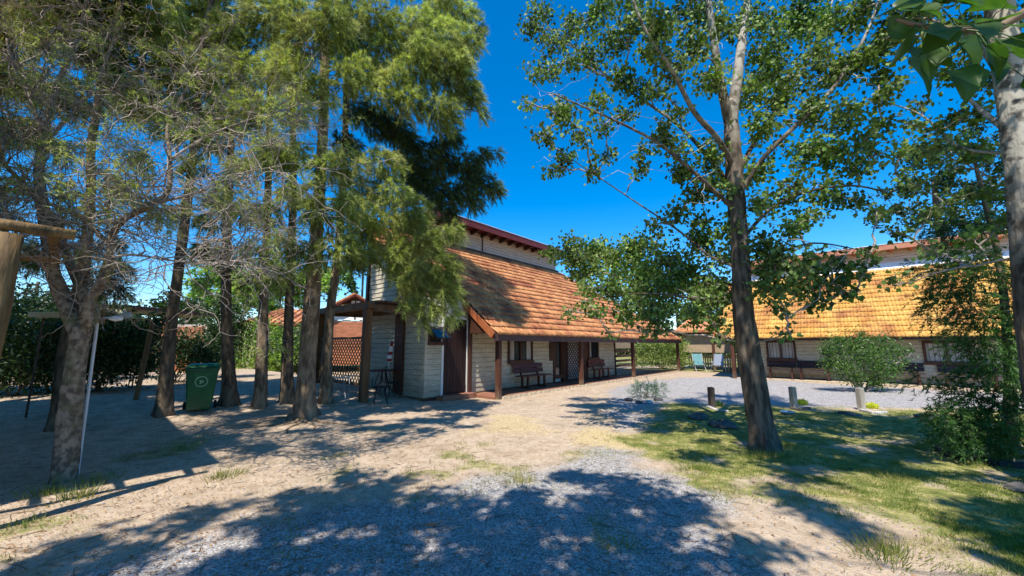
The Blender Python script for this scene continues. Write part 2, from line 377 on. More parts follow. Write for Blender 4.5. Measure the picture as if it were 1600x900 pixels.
class MB:
    def __init__(s): s.v = []; s.f = []
    def box(s, x0, x1, y0, y1, z0, z1):
        b = len(s.v)
        s.v += [(x0, y0, z0), (x1, y0, z0), (x1, y1, z0), (x0, y1, z0), (x0, y0, z1), (x1, y0, z1), (x1, y1, z1), (x0, y1, z1)]
        s.f += [(b, b + 3, b + 2, b + 1), (b + 4, b + 5, b + 6, b + 7), (b, b + 1, b + 5, b + 4), (b + 1, b + 2, b + 6, b + 5), (b + 2, b + 3, b + 7, b + 6), (b + 3, b, b + 4, b + 7)]
        return s
    def hexa(s, p):      # 8 points, same order as box
        b = len(s.v); s.v += [tuple(q) for q in p]
        s.f += [(b, b + 3, b + 2, b + 1), (b + 4, b + 5, b + 6, b + 7), (b, b + 1, b + 5, b + 4), (b + 1, b + 2, b + 6, b + 5), (b + 2, b + 3, b + 7, b + 6), (b + 3, b, b + 4, b + 7)]
        return s
    def beam(s, a, b_, w, h, up=(0, 0, 1)):
        a = Vector(a); b_ = Vector(b_); d = (b_ - a).normalized(); up = Vector(up)
        if abs(d.dot(up)) > .98: up = Vector((0, 1, 0))
        x = d.cross(up).normalized() * w / 2; z = x.cross(d).normalized() * h / 2
        return s.hexa([a - x - z, a + x - z, b_ + x - z, b_ - x - z, a - x + z, a + x + z, b_ + x + z, b_ - x + z])
    def tube(s, pts, rad, n=8, cap=True):
        pts = [Vector(p) for p in pts]; rad = rad if hasattr(rad, '__len__') else [rad] * len(pts)
        base = len(s.v); ref = None
        for i, p in enumerate(pts):
            d = (pts[min(i + 1, len(pts) - 1)] - pts[max(i - 1, 0)]).normalized()
            if ref is None:
                ref = Vector((1, 0, 0)) if abs(d.x) < .8 else Vector((0, 1, 0))
            x = (ref - d * ref.dot(d)).normalized(); y = d.cross(x); ref = x
            for k in range(n):
                a = 2 * math.pi * k / n
                s.v.append(tuple(p + (x * math.cos(a) + y * math.sin(a)) * rad[i]))
        for i in range(len(pts) - 1):
            for k in range(n):
                a = base + i * n + k; b = base + i * n + (k + 1) % n
                s.f.append((a, b, b + n, a + n))
        if cap:
            s.f.append(tuple(base + k for k in reversed(range(n))))
            s.f.append(tuple(base + (len(pts) - 1) * n + k for k in range(n)))
        return s
    def lathe(s, prof, n=16, c=(0, 0)):
        base = len(s.v)
        for r, z in prof:
            for k in range(n):
                a = 2 * math.pi * k / n; s.v.append((c[0] + r * math.cos(a), c[1] + r * math.sin(a), z))
        for i in range(len(prof) - 1):
            for k in range(n):
                a = base + i * n + k; b = base + i * n + (k + 1) % n
                s.f.append((a, b, b + n, a + n))
        return s
    def build(s, name, material, parent=None, smooth=False, kind=None, loc=(0, 0, 0), rot=(0, 0, 0), bevel=0):
        me = bpy.data.meshes.new(name); me.from_pydata(s.v, [], s.f)
        if smooth: me.polygons.foreach_set('use_smooth', [True] * len(me.polygons))
        me.materials.append(MATS[material]); me.update()
        o = link(name, me, parent, loc, rot, kind)
        if bevel:
            b = o.modifiers.new('bevel', 'BEVEL'); b.width = bevel; b.segments = 2; b.limit_method = 'ANGLE'
        return o

def children(o): return list(o.children)
def copy_tree(o, parent=None, loc=None, rz=None, label=None):
    ch = [c for c in ALLOBJ() if c.parent == o]
    c = o.copy(); COL.objects.link(c)
    if parent: c.parent = parent
    if loc is not None: c.location = loc
    if rz is not None: c.rotation_euler = (0, 0, rz)
    if label: c['label'] = label
    for k in ch: copy_tree(k, c)
    return c
def ALLOBJ(): return list(COL.objects)

# ------------------------------------------------------------------ GROUND
def poly_sd(px, py, poly):
    """signed distance, + inside"""
    d = np.full(px.shape, 1e9); ins = np.zeros(px.shape, bool); n = len(poly)
    for i in range(n):
        x0, y0 = poly[i]; x1, y1 = poly[(i + 1) % n]
        ex, ey = x1 - x0, y1 - y0; t = np.clip(((px - x0) * ex + (py - y0) * ey) / (ex * ex + ey * ey), 0, 1)
        d = np.minimum(d, np.hypot(px - x0 - t * ex, py - y0 - t * ey))
        c = ((y0 > py) != (y1 > py)) & (px < (x1 - x0) * (py - y0) / ((y1 - y0) if y1 != y0 else 1e-9) + x0)
        ins ^= c
    return np.where(ins, d, -d)

GRAVEL = [(-3.6, -6), (-3.4, 2.6), (-2.2, 4.0), (-1.2, 4.5), (0.1, 5.0), (1.3, 6.6), (2.2, 8.6), (2.7, 11.0), (3.2, 14.2), (5.6, 17.2), (8.5, 20.0), (11.3, 19.8), (13.2, 16.6), (19.5, 10.0), (26, 4.0), (24, 1), (17, 7.5), (12.5, 10.0), (8.6, 10.35), (6.3, 10.9), (4.2, 11.2), (3.4, 10.2), (2.6, 8.2), (1.8, 6.6), (1.7, 5.2), (2.0, 4.2), (1.9, 3.3), (2.0, 2.2), (2.2, -6)]
LAWN = [(2.0, 6.9), (2.9, 8.0), (3.4, 9.2), (4.2, 10.6), (6.4, 10.6), (8.4, 10.1), (12, 9.8), (16.5, 7.2), (22, 2.0), (20, -8), (3.0, -8), (3.1, 2.2), (3.5, 3.2), (3.3, 4.3), (2.5, 5.4)]
DRY = [(1.0, 6.6), (1.9, 6.3), (2.3, 7.2), (1.6, 8.0), (1.0, 7.4)]
def masks(X, Y):
    w1 = (fbm(X, Y, .9, 3) - .5) * 2.2; w2 = (fbm(X, Y, 2.3, 11) - .5) * 1.6
    g = poly_sd(X, Y, GRAVEL); s = poly_sd(X, Y, LAWN); d = poly_sd(X, Y, DRY)
    grav = sstep((g + w1 * .45 + w2 * .25) / .9 + .5)
    lawn = sstep((s + w1 * .8 + w2 * .6) / 1.0 + .55)
    # bare spots in the turf and tufts in the sand
    lawn = lawn * (1 - .6 * sstep((fbm(X, Y, 2.1, 41) - .55) * 6))
    far = sstep((np.hypot(X, Y) - 24) / 6.0)
    lawn = np.maximum(lawn, far * sstep((fbm(X, Y, .2, 5) - .3) * 4))
    patch = sstep((fbm(X, Y, 1.15, 77) - .60) * 12) * .9
    lawn = np.maximum(lawn, .62 * patch * sstep((X + 7) / 2) * (1 - grav * .55) * sstep((9 - Y) / 3))
    dry = sstep(d / .8 + .5 + w1 * .3)
    dry = np.maximum(dry, .6 * sstep((fbm(X, Y, .8, 55) - .55) * 8) * sstep((Y - 6) / 2) * (X > -3))
    dry = dry * (1 - .85 * sstep((Y - 9.5) / 2))
    return grav, lawn, dry

def build_ground():
    xs = np.concatenate([np.linspace(-600, -40, 15)[:-1], np.linspace(-40, -14, 40)[:-1], np.arange(-14, 14, .1), np.arange(14, 24, .25), np.linspace(24, 60, 24), np.linspace(60, 600, 14)[1:]])
    ys = np.concatenate([np.linspace(-200, -14, 12)[:-1], np.linspace(-14, 1.5, 34)[:-1], np.arange(1.5, 9, .06), np.arange(9, 20, .11), np.linspace(20, 60, 50), np.linspace(60, 900, 18)[1:]])
    X, Y = np.meshgrid(xs, ys); Z = terr(X, Y)
    near = (np.abs(X) < 24) & (Y < 30) & (Y > -10)
    bumps = (fbm(X, Y, 1.1, 9) - .5) * .05 + (fbm(X, Y, 6.0, 19, 3) - .5) * .022
    bumps = bumps + (fbm(X, Y, .35, 29) - .5) * .05
    Z = Z + np.where(near, bumps, 0)
    grav, lawn, dry = masks(X, Y)
    Z = Z + lawn * .015 * near
    V_ = np.stack([X.ravel(), Y.ravel(), Z.ravel()], 1)
    C_ = np.stack([grav.ravel(), lawn.ravel(), dry.ravel(), np.ones(X.size)], 1).astype(np.float32)
    ny, nx = X.shape
    i = (np.arange(ny - 1)[:, None] * nx + np.arange(nx - 1)[None, :])
    Q = np.stack([i, i + 1, i + nx + 1, i + nx], -1).reshape(-1, 4)
    gq = grav.ravel()[Q].mean(1); lq = lawn.ravel()[Q].mean(1)
    cx = V_[Q, 0].mean(1); cy = V_[Q, 1].mean(1)
    nearq = (np.abs(cx) < 27) & (cy < 26) & (cy > -8)
    lawnq = (poly_sd(cx, cy, LAWN) > -.1) & nearq
    gravq = (gq > .5) & nearq & ~lawnq
    for nm, sel in (('ground', ~(gravq | lawnq)), ('gravel_drive', gravq), ('lawn', lawnq)):
        F = Q[sel]; used = np.unique(F); remap = np.zeros(len(V_), np.int64); remap[used] = np.arange(len(used))
        me = np_mesh(nm, V_[used], remap[F], 'ground', smooth=True)
        ca = me.color_attributes.new('mask', 'FLOAT_COLOR', 'POINT')
        ca.data.foreach_set('color', C_[used].ravel())
        tag(link(nm, me), {'ground': 'pale sandy bare earth with roots and leaf litter', 'gravel_drive': 'grey gravel drive running between the cabins', 'lawn': 'patchy short lawn with bare sandy spots'}[nm], {'ground': 'ground', 'gravel_drive': 'drive', 'lawn': 'lawn'}[nm], kind='structure')
build_ground()

def gz(x, y):
    X = np.atleast_1d(np.asarray(x, float)); Y = np.atleast_1d(np.asarray(y, float))
    return terr(X, Y) + (fbm(X, Y, 1.1, 9) - .5) * .05 + (fbm(X, Y, 6.0, 19, 3) - .5) * .022 + (fbm(X, Y, .35, 29) - .5) * .05

# ------------------------------------------------------------------ vectorised geometry for vegetation
def unit(a): return a / (np.linalg.norm(a, axis=-1, keepdims=True) + 1e-9)

def tubes_batch(P, Rr, sides=4):
    """P (N,K,3), Rr (N,K)"""
    N, K, _ = P.shape
    D = np.empty_like(P); D[:, 1:-1] = P[:, 2:] - P[:, :-2]; D[:, 0] = P[:, 1] - P[:, 0]; D[:, -1] = P[:, -1] - P[:, -2]
    D = unit(D)
    ref = np.where(np.abs(D[..., 2:3]) < .8, np.array([0, 0, 1.]), np.array([1., 0, 0]))
    X = unit(np.cross(ref, D)); Yv = np.cross(D, X)
    a = np.arange(sides) * 2 * np.pi / sides
    Vt = P[:, :, None] + Rr[:, :, None, None] * (X[:, :, None] * np.cos(a)[:, None] + Yv[:, :, None] * np.sin(a)[:, None])
    idx = np.arange(N * K * sides).reshape(N, K, sides); nx = np.roll(idx, -1, axis=2)
    Q = np.stack([idx[:, :-1], nx[:, :-1], nx[:, 1:], idx[:, 1:]], -1).reshape(-1, 4)
    return Vt.reshape(-1, 3), Q

def join(parts):
    Vs, Fs, o = [], [], 0
    for v, f in parts:
        Vs.append(v); Fs.append(f + o); o += len(v)
    return np.concatenate(Vs), np.concatenate(Fs)

def leaf_geo(P, size, hang=.5, flat=0., aspect=.85, rg=rng):
    """deltoid leaves: 2 folded triangles each; P (N,3), size (N,)"""
    N = len(P)
    d = unit(rg.normal(size=(N, 3)) + np.array([0, 0, -hang * 2]))
    up = unit(rg.normal(size=(N, 3)) + np.array([0, 0, flat * 3]))
    s = unit(np.cross(d, up)); n_ = np.cross(s, d)
    L = size[:, None]; Wd = L * aspect * .5
    b = P; m = P + d * L * .38
    l_ = m + s * Wd + n_ * L * .10; r_ = m - s * Wd + n_ * L * .10; t = P + d * L - n_ * L * .08
    Vt = np.stack([b, l_, t, r_], 1).reshape(-1, 3)
    i = np.arange(N)[:, None] * 4
    F = np.concatenate([i + [0, 1, 2], i + [0, 2, 3]])
    return Vt, F

def needle_geo(P, D, L, w, rg=rng):
    N = len(P)
    s = unit(np.cross(D, rg.normal(size=(N, 3)))) * (w / 2)
    Vt = np.stack([P - s, P + s, P + D * L[:, None]], 1).reshape(-1, 3)
    F = np.arange(N * 3).reshape(-1, 3)
    return Vt, F

def spray(centers, radii, tufts, needles, nl=.26, w=.009, droop=.55, out_from=None, rg=rng, ax=.5, spread=.45):
    """feathery branchlets filling ellipsoidal clumps"""
    V_, F_, T_ = [], [], []
    for (c, r, k, of) in zip(centers, radii, tufts, out_from):
        c = np.array(c); k = int(k)
        q = unit(rg.normal(size=(k, 3))) * (rg.random((k, 1)) ** .45) * r * np.array([1, 1, .85])
        o = c + q
        outd = unit(c + q * 1.6 - np.array(of))
        axd = unit(outd * .7 + unit(q + 1e-6) * .6 + rg.normal(size=(k, 3)) * .45 + np.array([0, 0, -droop]) * rg.random((k, 1)) * 1.6)
        Lx = ax * (.5 + rg.random((k, 1)) * .7)
        t = rg.random((k, needles, 1))
        base = o[:, None] + axd[:, None] * Lx[:, None] * t + np.array([0, 0, -1.]) * (t ** 2) * .12
        nd = unit(axd[:, None] + rg.normal(size=(k, needles, 3)) * spread + np.array([0, 0, -.25]))
        ln = nl * (.5 + rg.random((k, needles)) * .8)
        v, f = needle_geo(base.reshape(-1, 3), nd.reshape(-1, 3), ln.ravel(), w, rg)
        V_.append(v); F_.append(f)
        T_.append(np.repeat(np.repeat(rg.normal() * .16 + rg.normal(size=k) * .24, needles) + rg.normal(size=k * needles) * .12, 3))
    spray.tone = np.concatenate(T_)
    return join(list(zip(V_, F_)))

def set_tone(me, arr):
    a = me.attributes.new('tone', 'FLOAT', 'POINT'); a.data.foreach_set('value', np.clip(arr, -.65, .8).astype(np.float32)); return me

def catmull(pts, per=5):
    P = [Vector(p) for p in pts]
    out = []
    for i in range(len(P) - 1):
        p0 = P[max(i - 1, 0)]; p1 = P[i]; p2 = P[i + 1]; p3 = P[min(i + 2, len(P) - 1)]
        for k in range(per):
            t = k / per
            out.append(.5 * ((2 * p1) + (p2 - p0) * t + (2 * p0 - 5 * p1 + 4 * p2 - p3) * t * t + (3 * p1 - p0 - 3 * p2 + p3) * t ** 3))
    out.append(P[-1]); return out

def limb_mesh(name, pts, r0, r1, base, material, parent, sides=10, per=5, flare=0., seed=0, lobes=5, power=1.0):
    P = catmull(pts, per); n = len(P)
    rad = [r0 + (r1 - r0) * (i / (n - 1)) ** power for i in range(n)]
    mb = MB(); mb.tube([p - Vector(base) for p in P], rad, sides)
    v = np.array(mb.v)
    rg = np.random.default_rng(seed + 5)
    if sides >= 8:
        ph = rg.random(4) * 6.28
        for i in range(n):
            c = np.array(P[i] - Vector(base)); ring = v[i * sides:(i + 1) * sides] - c
            a = np.arange(sides) * 2 * np.pi / sides
            k = 1 + .06 * np.sin(2 * a + ph[0] + i * .3) + .05 * np.sin(5 * a + ph[1] - i * .15) + rg.normal(size=sides) * .03
            if flare:
                h = max(c[2], 0.0)
                fl = math.exp(-h / .22) * flare
                lob = (np.maximum(0, np.sin(lobes * a / 1.0 + ph[2])) ** 1.5 * 1.5 + .25)
                k = k + fl * lob + .25 * flare * math.exp(-h / .7) 
            v[i * sides:(i + 1) * sides] = c + ring * k[:, None] * (np.array([1, 1, .25]) if flare and P[i].z - base[2] < .12 else 1)
    me = bpy.data.meshes.new(name); me.from_pydata(v.tolist(), [], mb.f); me.polygons.foreach_set('use_smooth', [True] * len(me.polygons))
    me.materials.append(MATS[material])
    return link(name, me, parent), P

def wiggle_path(a, b, K, amp, sag, rg):
    a = np.array(a); b = np.array(b); t = np.linspace(0, 1, K)[:, None]
    L = np.linalg.norm(b - a)
    P = a + (b - a) * t + np.sin(t * np.pi) * np.array([0, 0, sag * L])
    n_ = rg.normal(size=(K, 3)) * amp * L; n_[0] = 0; n_[-1] = 0
    return P + n_

def nearest_on(skel, p, below=True, lift=.0):
    S = np.array(skel); p = np.array(p)
    d = np.linalg.norm(S - p, axis=1)
    if below: d = d + np.maximum(0, S[:, 2] - (p[2] + lift)) * 3.0
    return S[np.argmin(d)]

exec_parts = []

# ------------------------------------------------------------------ BUILDING PARTS
def boards(mb, f, z0, z1, ranges, pitch=.156, t=.018, tilt=.012):
    """lap siding. f(a, z, out) -> xyz ; ranges(z) -> [(a0, a1), ...]"""
    z = z0; i = 0
    while z < z1 - .02:
        zt = min(z + pitch - .016, z1)
        for a0, a1 in ranges((z + zt) / 2):
            if a1 - a0 < .02: continue
            p = [f(a0, z, t + tilt), f(a1, z, t + tilt), f(a1, z, 0), f(a0, z, 0),
                 f(a0, zt + .004, t - .006), f(a1, zt + .004, t - .006), f(a1, zt + .004, 0), f(a0, zt + .004, 0)]
            mb.hexa(p)
        z += pitch; i += 1
    return mb

def cut(a0, a1, holes):
    """interval minus holes"""
    segs = [(a0, a1)]
    for h0, h1 in holes:
        new = []
        for s0, s1 in segs:
            if h1 <= s0 or h0 >= s1: new.append((s0, s1)); continue
            if h0 > s0: new.append((s0, h0))
            if h1 < s1: new.append((h1, s1))
        segs = new
    return segs

def window(parent, x0, x1, z0, z1, y, frame='brown_wood', bars=6, curtain=True, mull=1, name='window', fw=.085):
    fr = MB()
    fr.box(x0, x0 + fw, y - .06, y + .06, z0, z1); fr.box(x1 - fw, x1, y - .06, y + .06, z0, z1)
    fr.box(x0 + fw, x1 - fw, y - .06, y + .06, z1 - fw, z1); fr.box(x0 - .03, x1 + .03, y - .09, y - .062, z0 - .05, z0 + fw)
    fr.box(x0 + fw, x1 - fw, y - .06, y + .06, z0, z0 + fw)
    for k in range(mull):
        xm = x0 + (x1 - x0) * (k + 1) / (mull + 1); fr.box(xm - .03, xm + .03, y - .045, y + .045, z0 + fw, z1 - fw)
    f = fr.build(name, frame, parent, bevel=.004)
    n = mull + 1; w = (x1 - x0 - 2 * fw)
    for k in range(n):
        a = x0 + fw + w * k / n; b = x0 + fw + w * (k + 1) / n
        MB().box(a, b, y + .010, y + .016, z0 + fw, z1 - fw).build('pane', 'glass', f)
    if curtain:
        for k in range(n):
            a = x0 + fw + w * k / n; b = x0 + fw + w * (k + 1) / n
            ww = (b - a) * (1.0 if curtain is True else curtain)
            V_ = []; F_ = []; m = 26
            s0 = a if k % 2 == 0 else b - ww
            for i in range(m + 1):
                xx = s0 + ww * i / m; yy = y - .010 + .008 * math.sin(i * 2.4)
                V_ += [(xx, yy, z0 + fw + .01), (xx, yy, z1 - fw - .01)]
            for i in range(m): F_.append((2 * i, 2 * i + 2, 2 * i + 3, 2 * i + 1))
            c = MB(); c.v = V_; c.f = F_; c.build('curtain', 'curtain', f)
    for k in range(bars):
        xx = x0 + fw + (x1 - x0 - 2 * fw) * (k + .5) / bars
        MB().tube([(xx, y - .035, z0 + fw), (xx, y - .035, z1 - fw)], .007, 5).build('bar', 'black_metal', f)
    return f

def tile_master(name, wdt, ln, material):
    """one pantile: two ribs, overlapping lip"""
    prof = [(0, 0), (.10, .026), (.22, .034), (.34, .026), (.46, .004), (.56, .004), (.68, .028), (.80, .034), (.92, .024), (1.0, .004)]
    v = []; f = []
    n = len(prof)
    for (yy, lift) in ((0, .058), (ln, .004)):
        for a, h in prof: v.append((a * wdt * 1.03, yy, h + lift))
    for a, h in prof: v.append((a * wdt * 1.03, 0, h * .5 + .004))
    for i in range(n - 1):
        f.append((i, i + 1, n + i + 1, n + i)); f.append((2 * n + i, 2 * n + i + 1, i + 1, i))
    return v, f, n

def tiled_roof(parent, xL, xR, y0, y1, z0, slope, tw=.235, course=.36, material='tile', single=0, single_from=None, seedv=0):
    """xL(y), xR(y): eave at y0 height z0, plane rises with tan slope. single: how many of the tiles nearest single_from become objects"""
    th = math.atan(slope); L = (y1 - y0) / math.cos(th); nrow = int(L / course)
    v, f, n = tile_master('roof_tile', tw, course * 1.12, material)
    v = np.array(v); f = np.array(f)
    rg = np.random.default_rng(seedv)
    spots = []
    for r in range(nrow):
        s = r * course; yy = y0 + s * math.cos(th)
        a, b = xL(yy), xR(yy)
        k0 = math.ceil(a / tw); k1 = int(b / tw)
        for k in range(k0, k1): spots.append((k * tw, s))
    spots = np.array(spots)
    order = np.arange(len(spots))
    if single:
        px = spots[:, 0]; py = y0 + spots[:, 1] * math.cos(th); pz = z0 + spots[:, 1] * math.sin(th)
        d = np.hypot(px - single_from[0], py - single_from[1]) 
        order = np.argsort(d)
    Mx = Matrix.Rotation(th, 4, 'X')
    me = bpy.data.meshes.new('roof_tile'); me.from_pydata(v.tolist(), [], f.tolist()); me.materials.append(MATS[material])
    me.polygons.foreach_set('use_smooth', [True] * len(me.polygons))
    for i in order[:single]:
        x, s = spots[i]
        o = link('roof_tile', me, parent, (x, y0 + s * math.cos(th) + rg.normal() * .004, z0 + s * math.sin(th) + .012 + abs(rg.normal()) * .003), (th + rg.normal() * .006, rg.normal() * .006, rg.normal() * .006))
    rest = spots[order[single:]]
    if len(rest):
        N = len(rest); T = v[None].repeat(N, 0) + rg.normal(size=(N, 1, 3)) * .003
        y_ = T[:, :, 1] + rest[:, 1][:, None]; z_ = T[:, :, 2] + .012
        P = np.stack([T[:, :, 0] + rest[:, 0][:, None], y0 + y_ * math.cos(th) - z_ * math.sin(th), z0 + y_ * math.sin(th) + z_ * math.cos(th)], -1)
        F = (f[None] + (np.arange(N) * len(v))[:, None, None]).reshape(-1, 4)
        m2 = np_mesh('roof_tiles', P.reshape(-1, 3), F, material, smooth=True)
        link('roof_tiles', m2, parent, kind='stuff')

def lattice(x0, x1, z0, z1, y, t=.022, pitch=.105, d=.012):
    """crossed diagonal laths in the plane y (facing -y), returns MB"""
    mb = MB(); w = x1 - x0; h = z1 - z0
    for sgn in (1, -1):
        yy = y + (d * .5 if sgn > 0 else -d * .5) * 1.1
        c = -h
        while c < w + h:
            # line x = x0 + c + s*(z) ; clip
            if sgn > 0: a = (c, 0); b = (c + h, h)
            else: a = (c + h, 0); b = (c, h)
            pts = []
            (ax, az), (bx, bz) = a, b
            dx, dz = bx - ax, bz - az
            t0, t1 = 0.0, 1.0
            if dx > 0: t0 = max(t0, (0 - ax) / dx); t1 = min(t1, (w - ax) / dx)
            else: t0 = max(t0, (w - ax) / dx); t1 = min(t1, (0 - ax) / dx)
            if t1 - t0 > .02:
                p = (x0 + ax + dx * t0, yy, z0 + az + dz * t0); q = (x0 + ax + dx * t1, yy, z0 + az + dz * t1)
                mb.beam(p, q, d, t, up=(sgn * -1, 0, 1))
            c += pitch * 1.414
    return mb

def bench(name, label, loc, rz, L=1.7, material='bench_red', slats=3, group=None, legs=(.22, .78)):
    b = thing(name, label, 'bench', loc, rz, group)
    for k in range(3):
        y = -.42 + k * .135
        MB().box(-L / 2, L / 2, y, y + .12, .42, .455).build('seat_slat', material, b, bevel=.006)
    hgt = .15 if slats == 2 else .135
    for k in range(slats):
        z = .53 + k * (hgt + .02)
        mb = MB(); mb.hexa([(-L / 2, -.005 + k * .035, z), (L / 2, -.005 + k * .035, z), (L / 2, .025 + k * .035, z), (-L / 2, .025 + k * .035, z),
                            (-L / 2, .028 + k * .035, z + hgt), (L / 2, .028 + k * .035, z + hgt), (L / 2, .058 + k * .035, z + hgt), (-L / 2, .058 + k * .035, z + hgt)])
        mb.build('back_slat', material, b, bevel=.006)
    for q in legs:
        x = -L / 2 + L * q
        m = MB(); m.box(x - .035, x + .035, -.37, -.29, .05, .42); m.box(x - .035, x + .035, -.10, -.02, .05, .42)
        m.box(x - .035, x + .035, -.42, .02, .0, .05); m.beam((x, -.02, .40), (x, .105, .53 + slats * (hgt + .02) - .02), .05, .06)
        m.build('leg', 'brown_wood' if material != 'bench_red' else material, b, bevel=.005)
    return b

# ------------------------------------------------------------------ NEAR CABIN (front runs away to the right)
RZ_U = R(90) - A          # local x = u, local y = v
hb = thing('cabin', 'cream weatherboard cabin in the middle with tiled porch roof and dark red upper eaves', 'house', (OX, OY, 0), RZ_U)
SL = .80; YW = 1.30; YC = 5.0; XE = -1.78; XWR = 10.15; Z0 = 2.0
def roof_z(y): return Z0 + SL * y
# front wall (y = YW)
door_x = (-1.13, -.20); win0 = (-1.72, -1.14, 1.66, 2.16)
rec_x = (4.35, 7.25)
holes_f = [(door_x[0] - .06, door_x[1] + .06, 0.1, 2.50), (win0[0], win0[1], win0[2], win0[3]), (1.80, 3.22, .98, 2.02), (4.60, 7.42, 0, 2.04), (4.35, 4.60, .98, 2.04), (7.42, 8.42, .95, 2.02)]
def fr_ranges(z):
    hs_ = [(a, b) for a, b, c, d in holes_f if c <= z <= d]
    top = roof_z(YW) - .06
    return cut(XE, XWR, hs_) if z < top else []
mb = MB(); boards(mb, lambda a, z, o: (a, YW - o, z), .12, roof_z(YW) - .02, fr_ranges)
mb.build('front_siding', 'siding', hb, kind='stuff')
mb = MB()
zt = roof_z(YW) - .06
def solid_wall(mb, x0, x1, z0, z1, y0, y1, holes):
    xs_ = sorted(set([x0, x1] + [h[0] for h in holes] + [h[1] for h in holes])); xs_ = [q for q in xs_ if x0 <= q <= x1]
    for a, b in zip(xs_, xs_[1:]):
        zz = [(z0, z1)]
        for h in holes:
            if h[0] <= a and h[1] >= b: zz = [s for p in zz for s in cut(p[0], p[1], [(h[2], h[3])])]
        for c, d in zz: mb.box(a, b, y0, y1, c, d)
solid_wall(mb, XE, XWR, -.1, zt, YW + .002, YW + .12, holes_f)
mb.build('wall_core', 'gap_shade', hb)
# plinth board
MB().box(XE - .02, XWR + .02, YW - .045, YW - .001, -.05, .115).build('skirting', 'brown_wood', hb)
# recess back coloured white for light behind the lattice + lattice door
MB().box(4.75, 7.6, YW + .16, YW + .20, 0, 2.1).build('recess_wall', 'white_trim', hb)
MB().box(5.45, 5.95, YW + .10, YW + .148, .10, 2.04).build('inner_door', 'door_wood', hb)
MB().box(4.38, 4.62, YW - .05, YW + .14, .98, 2.04).box(4.62, 4.72, YW - .05, YW + .60, .08, 2.04).build('door_jamb', 'brown_wood', hb)
window(hb, 4.74, 5.35, .30, 2.02, YW + .05, bars=0, curtain=False, mull=0)
lt = lattice(5.40, 6.95, .10, 2.02, YW - .02, t=.040, pitch=.135, d=.014)
lo = lt.build('lattice_screen', 'lattice_dark', hb)
fr = MB(); fr.box(5.36, 5.42, YW - .05, YW + .02, .08, 2.04); fr.box(6.93, 7.40, YW - .05, YW + .03, .08, 2.04); fr.box(5.42, 6.93, YW - .05, YW + .02, 1.98, 2.04); fr.box(5.42, 6.93, YW - .05, YW + .02, .08, .14)
fr.build('screen_frame', 'brown_wood', hb)
window(hb, 1.80, 3.22, .98, 2.02, YW - .02, bars=0, curtain=.42, mull=1)
window(hb, 7.44, 8.42, .95, 2.02, YW - .02, bars=6, curtain=.3, mull=0)
# small open awning window by the door
window(hb, *win0, YW - .02, frame='brown_wood', bars=0, curtain=False, mull=0, fw=.05)
aw = MB(); a0, a1 = win0[0] + .03, win0[1] - .03
aw.hexa([(a0, YW - .42, win0[2] + .14), (a1, YW - .42, win0[2] + .14), (a1, YW - .44, win0[2] + .17), (a0, YW - .44, win0[2] + .17), (a0, YW - .05, win0[3] - .03), (a1, YW - .05, win0[3] - .03), (a1, YW - .07, win0[3]), (a0, YW - .07, win0[3])])
ao = aw.build('sash', 'glass', hb)
m = MB()
for (p, q) in (((a0, YW - .44, win0[2] + .15), (a1, YW - .44, win0[2] + .15)), ((a0, YW - .44, win0[2] + .15), (a0, YW - .06, win0[3])), ((a1, YW - .44, win0[2] + .15), (a1, YW - .06, win0[3]))): m.beam(p, q, .035, .03)
m.build('sash_frame', 'black_metal', ao)
# door
dr = MB()
dz0, dz1 = .16, 2.42
n_b = 7; wb = (door_x[1] - door_x[0]) / n_b
for k in range(n_b):
    bb = MB().box(door_x[0] + k * wb + .004, door_x[0] + (k + 1) * wb - .004, YW - .035, YW + .02, dz0, dz1)
    if k == 0: door = bb.build('door', 'door_wood', hb)
    else: bb.build('door_board', 'door_wood', door)
MB().box(door_x[0], door_x[1], YW - .045, YW - .036, dz0 + .02, dz0 + .22).build('kick_board', 'door_wood', door)
MB().tube([(door_x[0] + .07, YW - .04, 1.22), (door_x[0] + .07, YW - .085, 1.22), (door_x[0] + .19, YW - .085, 1.215)], .011, 6).build('handle', 'black_metal', door)
cs = MB(); cs.box(door_x[0] - .075, door_x[0] - .004, YW - .06, YW + .02, .13, dz1 + .07); cs.box(door_x[1] + .004, door_x[1] + .085, YW - .06, YW + .02, .13, dz1 + .07); cs.box(door_x[0] - .004, door_x[1] + .004, YW - .06, YW + .02, dz1 + .005, dz1 + .07)
cs.build('door_casing', 'white_trim', hb)
MB().box(door_x[0] - .25, door_x[1] + .15, YW - .38, YW - .05, .0, .15).build('door_step', 'floor_tile', hb, bevel=.01)
# corner trim with small notches
MB().box(XE - .035, XE + .06, YW - .05, YW + .05, .12, roof_z(YW) - .06).build('corner_board', 'siding', hb)
# end wall (x = XE, facing -x)
def end_top(y): return roof_z(y) - .10
def end_ranges(z):
    ya = YW
    if z > end_top(YW): ya = (z + .10 - Z0) / SL
    segs = [(ya, 4.62)] if ya < 4.6 else []
    return [s for p in segs for s in cut(p[0], p[1], [(2.30, 2.78)])]
mb = MB(); boards(mb, lambda a, z, o: (XE - o, a, z), .12, 6.3, end_ranges); mb.build('end_siding', 'siding', hb, kind='stuff')
b = MB(); b.hexa([(XE + .002, YW + .001, -.1), (XE + .12, YW + .001, -.1), (XE + .12, 4.62, -.1), (XE + .002, 4.62, -.1), (XE + .002, YW + .001, end_top(YW)), (XE + .12, YW + .001, end_top(YW)), (XE + .12, 4.62, end_top(4.62)), (XE + .002, 4.62, end_top(4.62))])
b.box(XE + .125, 1.5, 4.5, 4.62, -.1, end_top(4.5) - .05)
b.build('end_wall_core', 'gap_shade', hb)
MB().box(XE - .10, XE - .001, 2.32, 2.76, .2, 4.6).build('end_pilaster', 'brown_wood', hb)
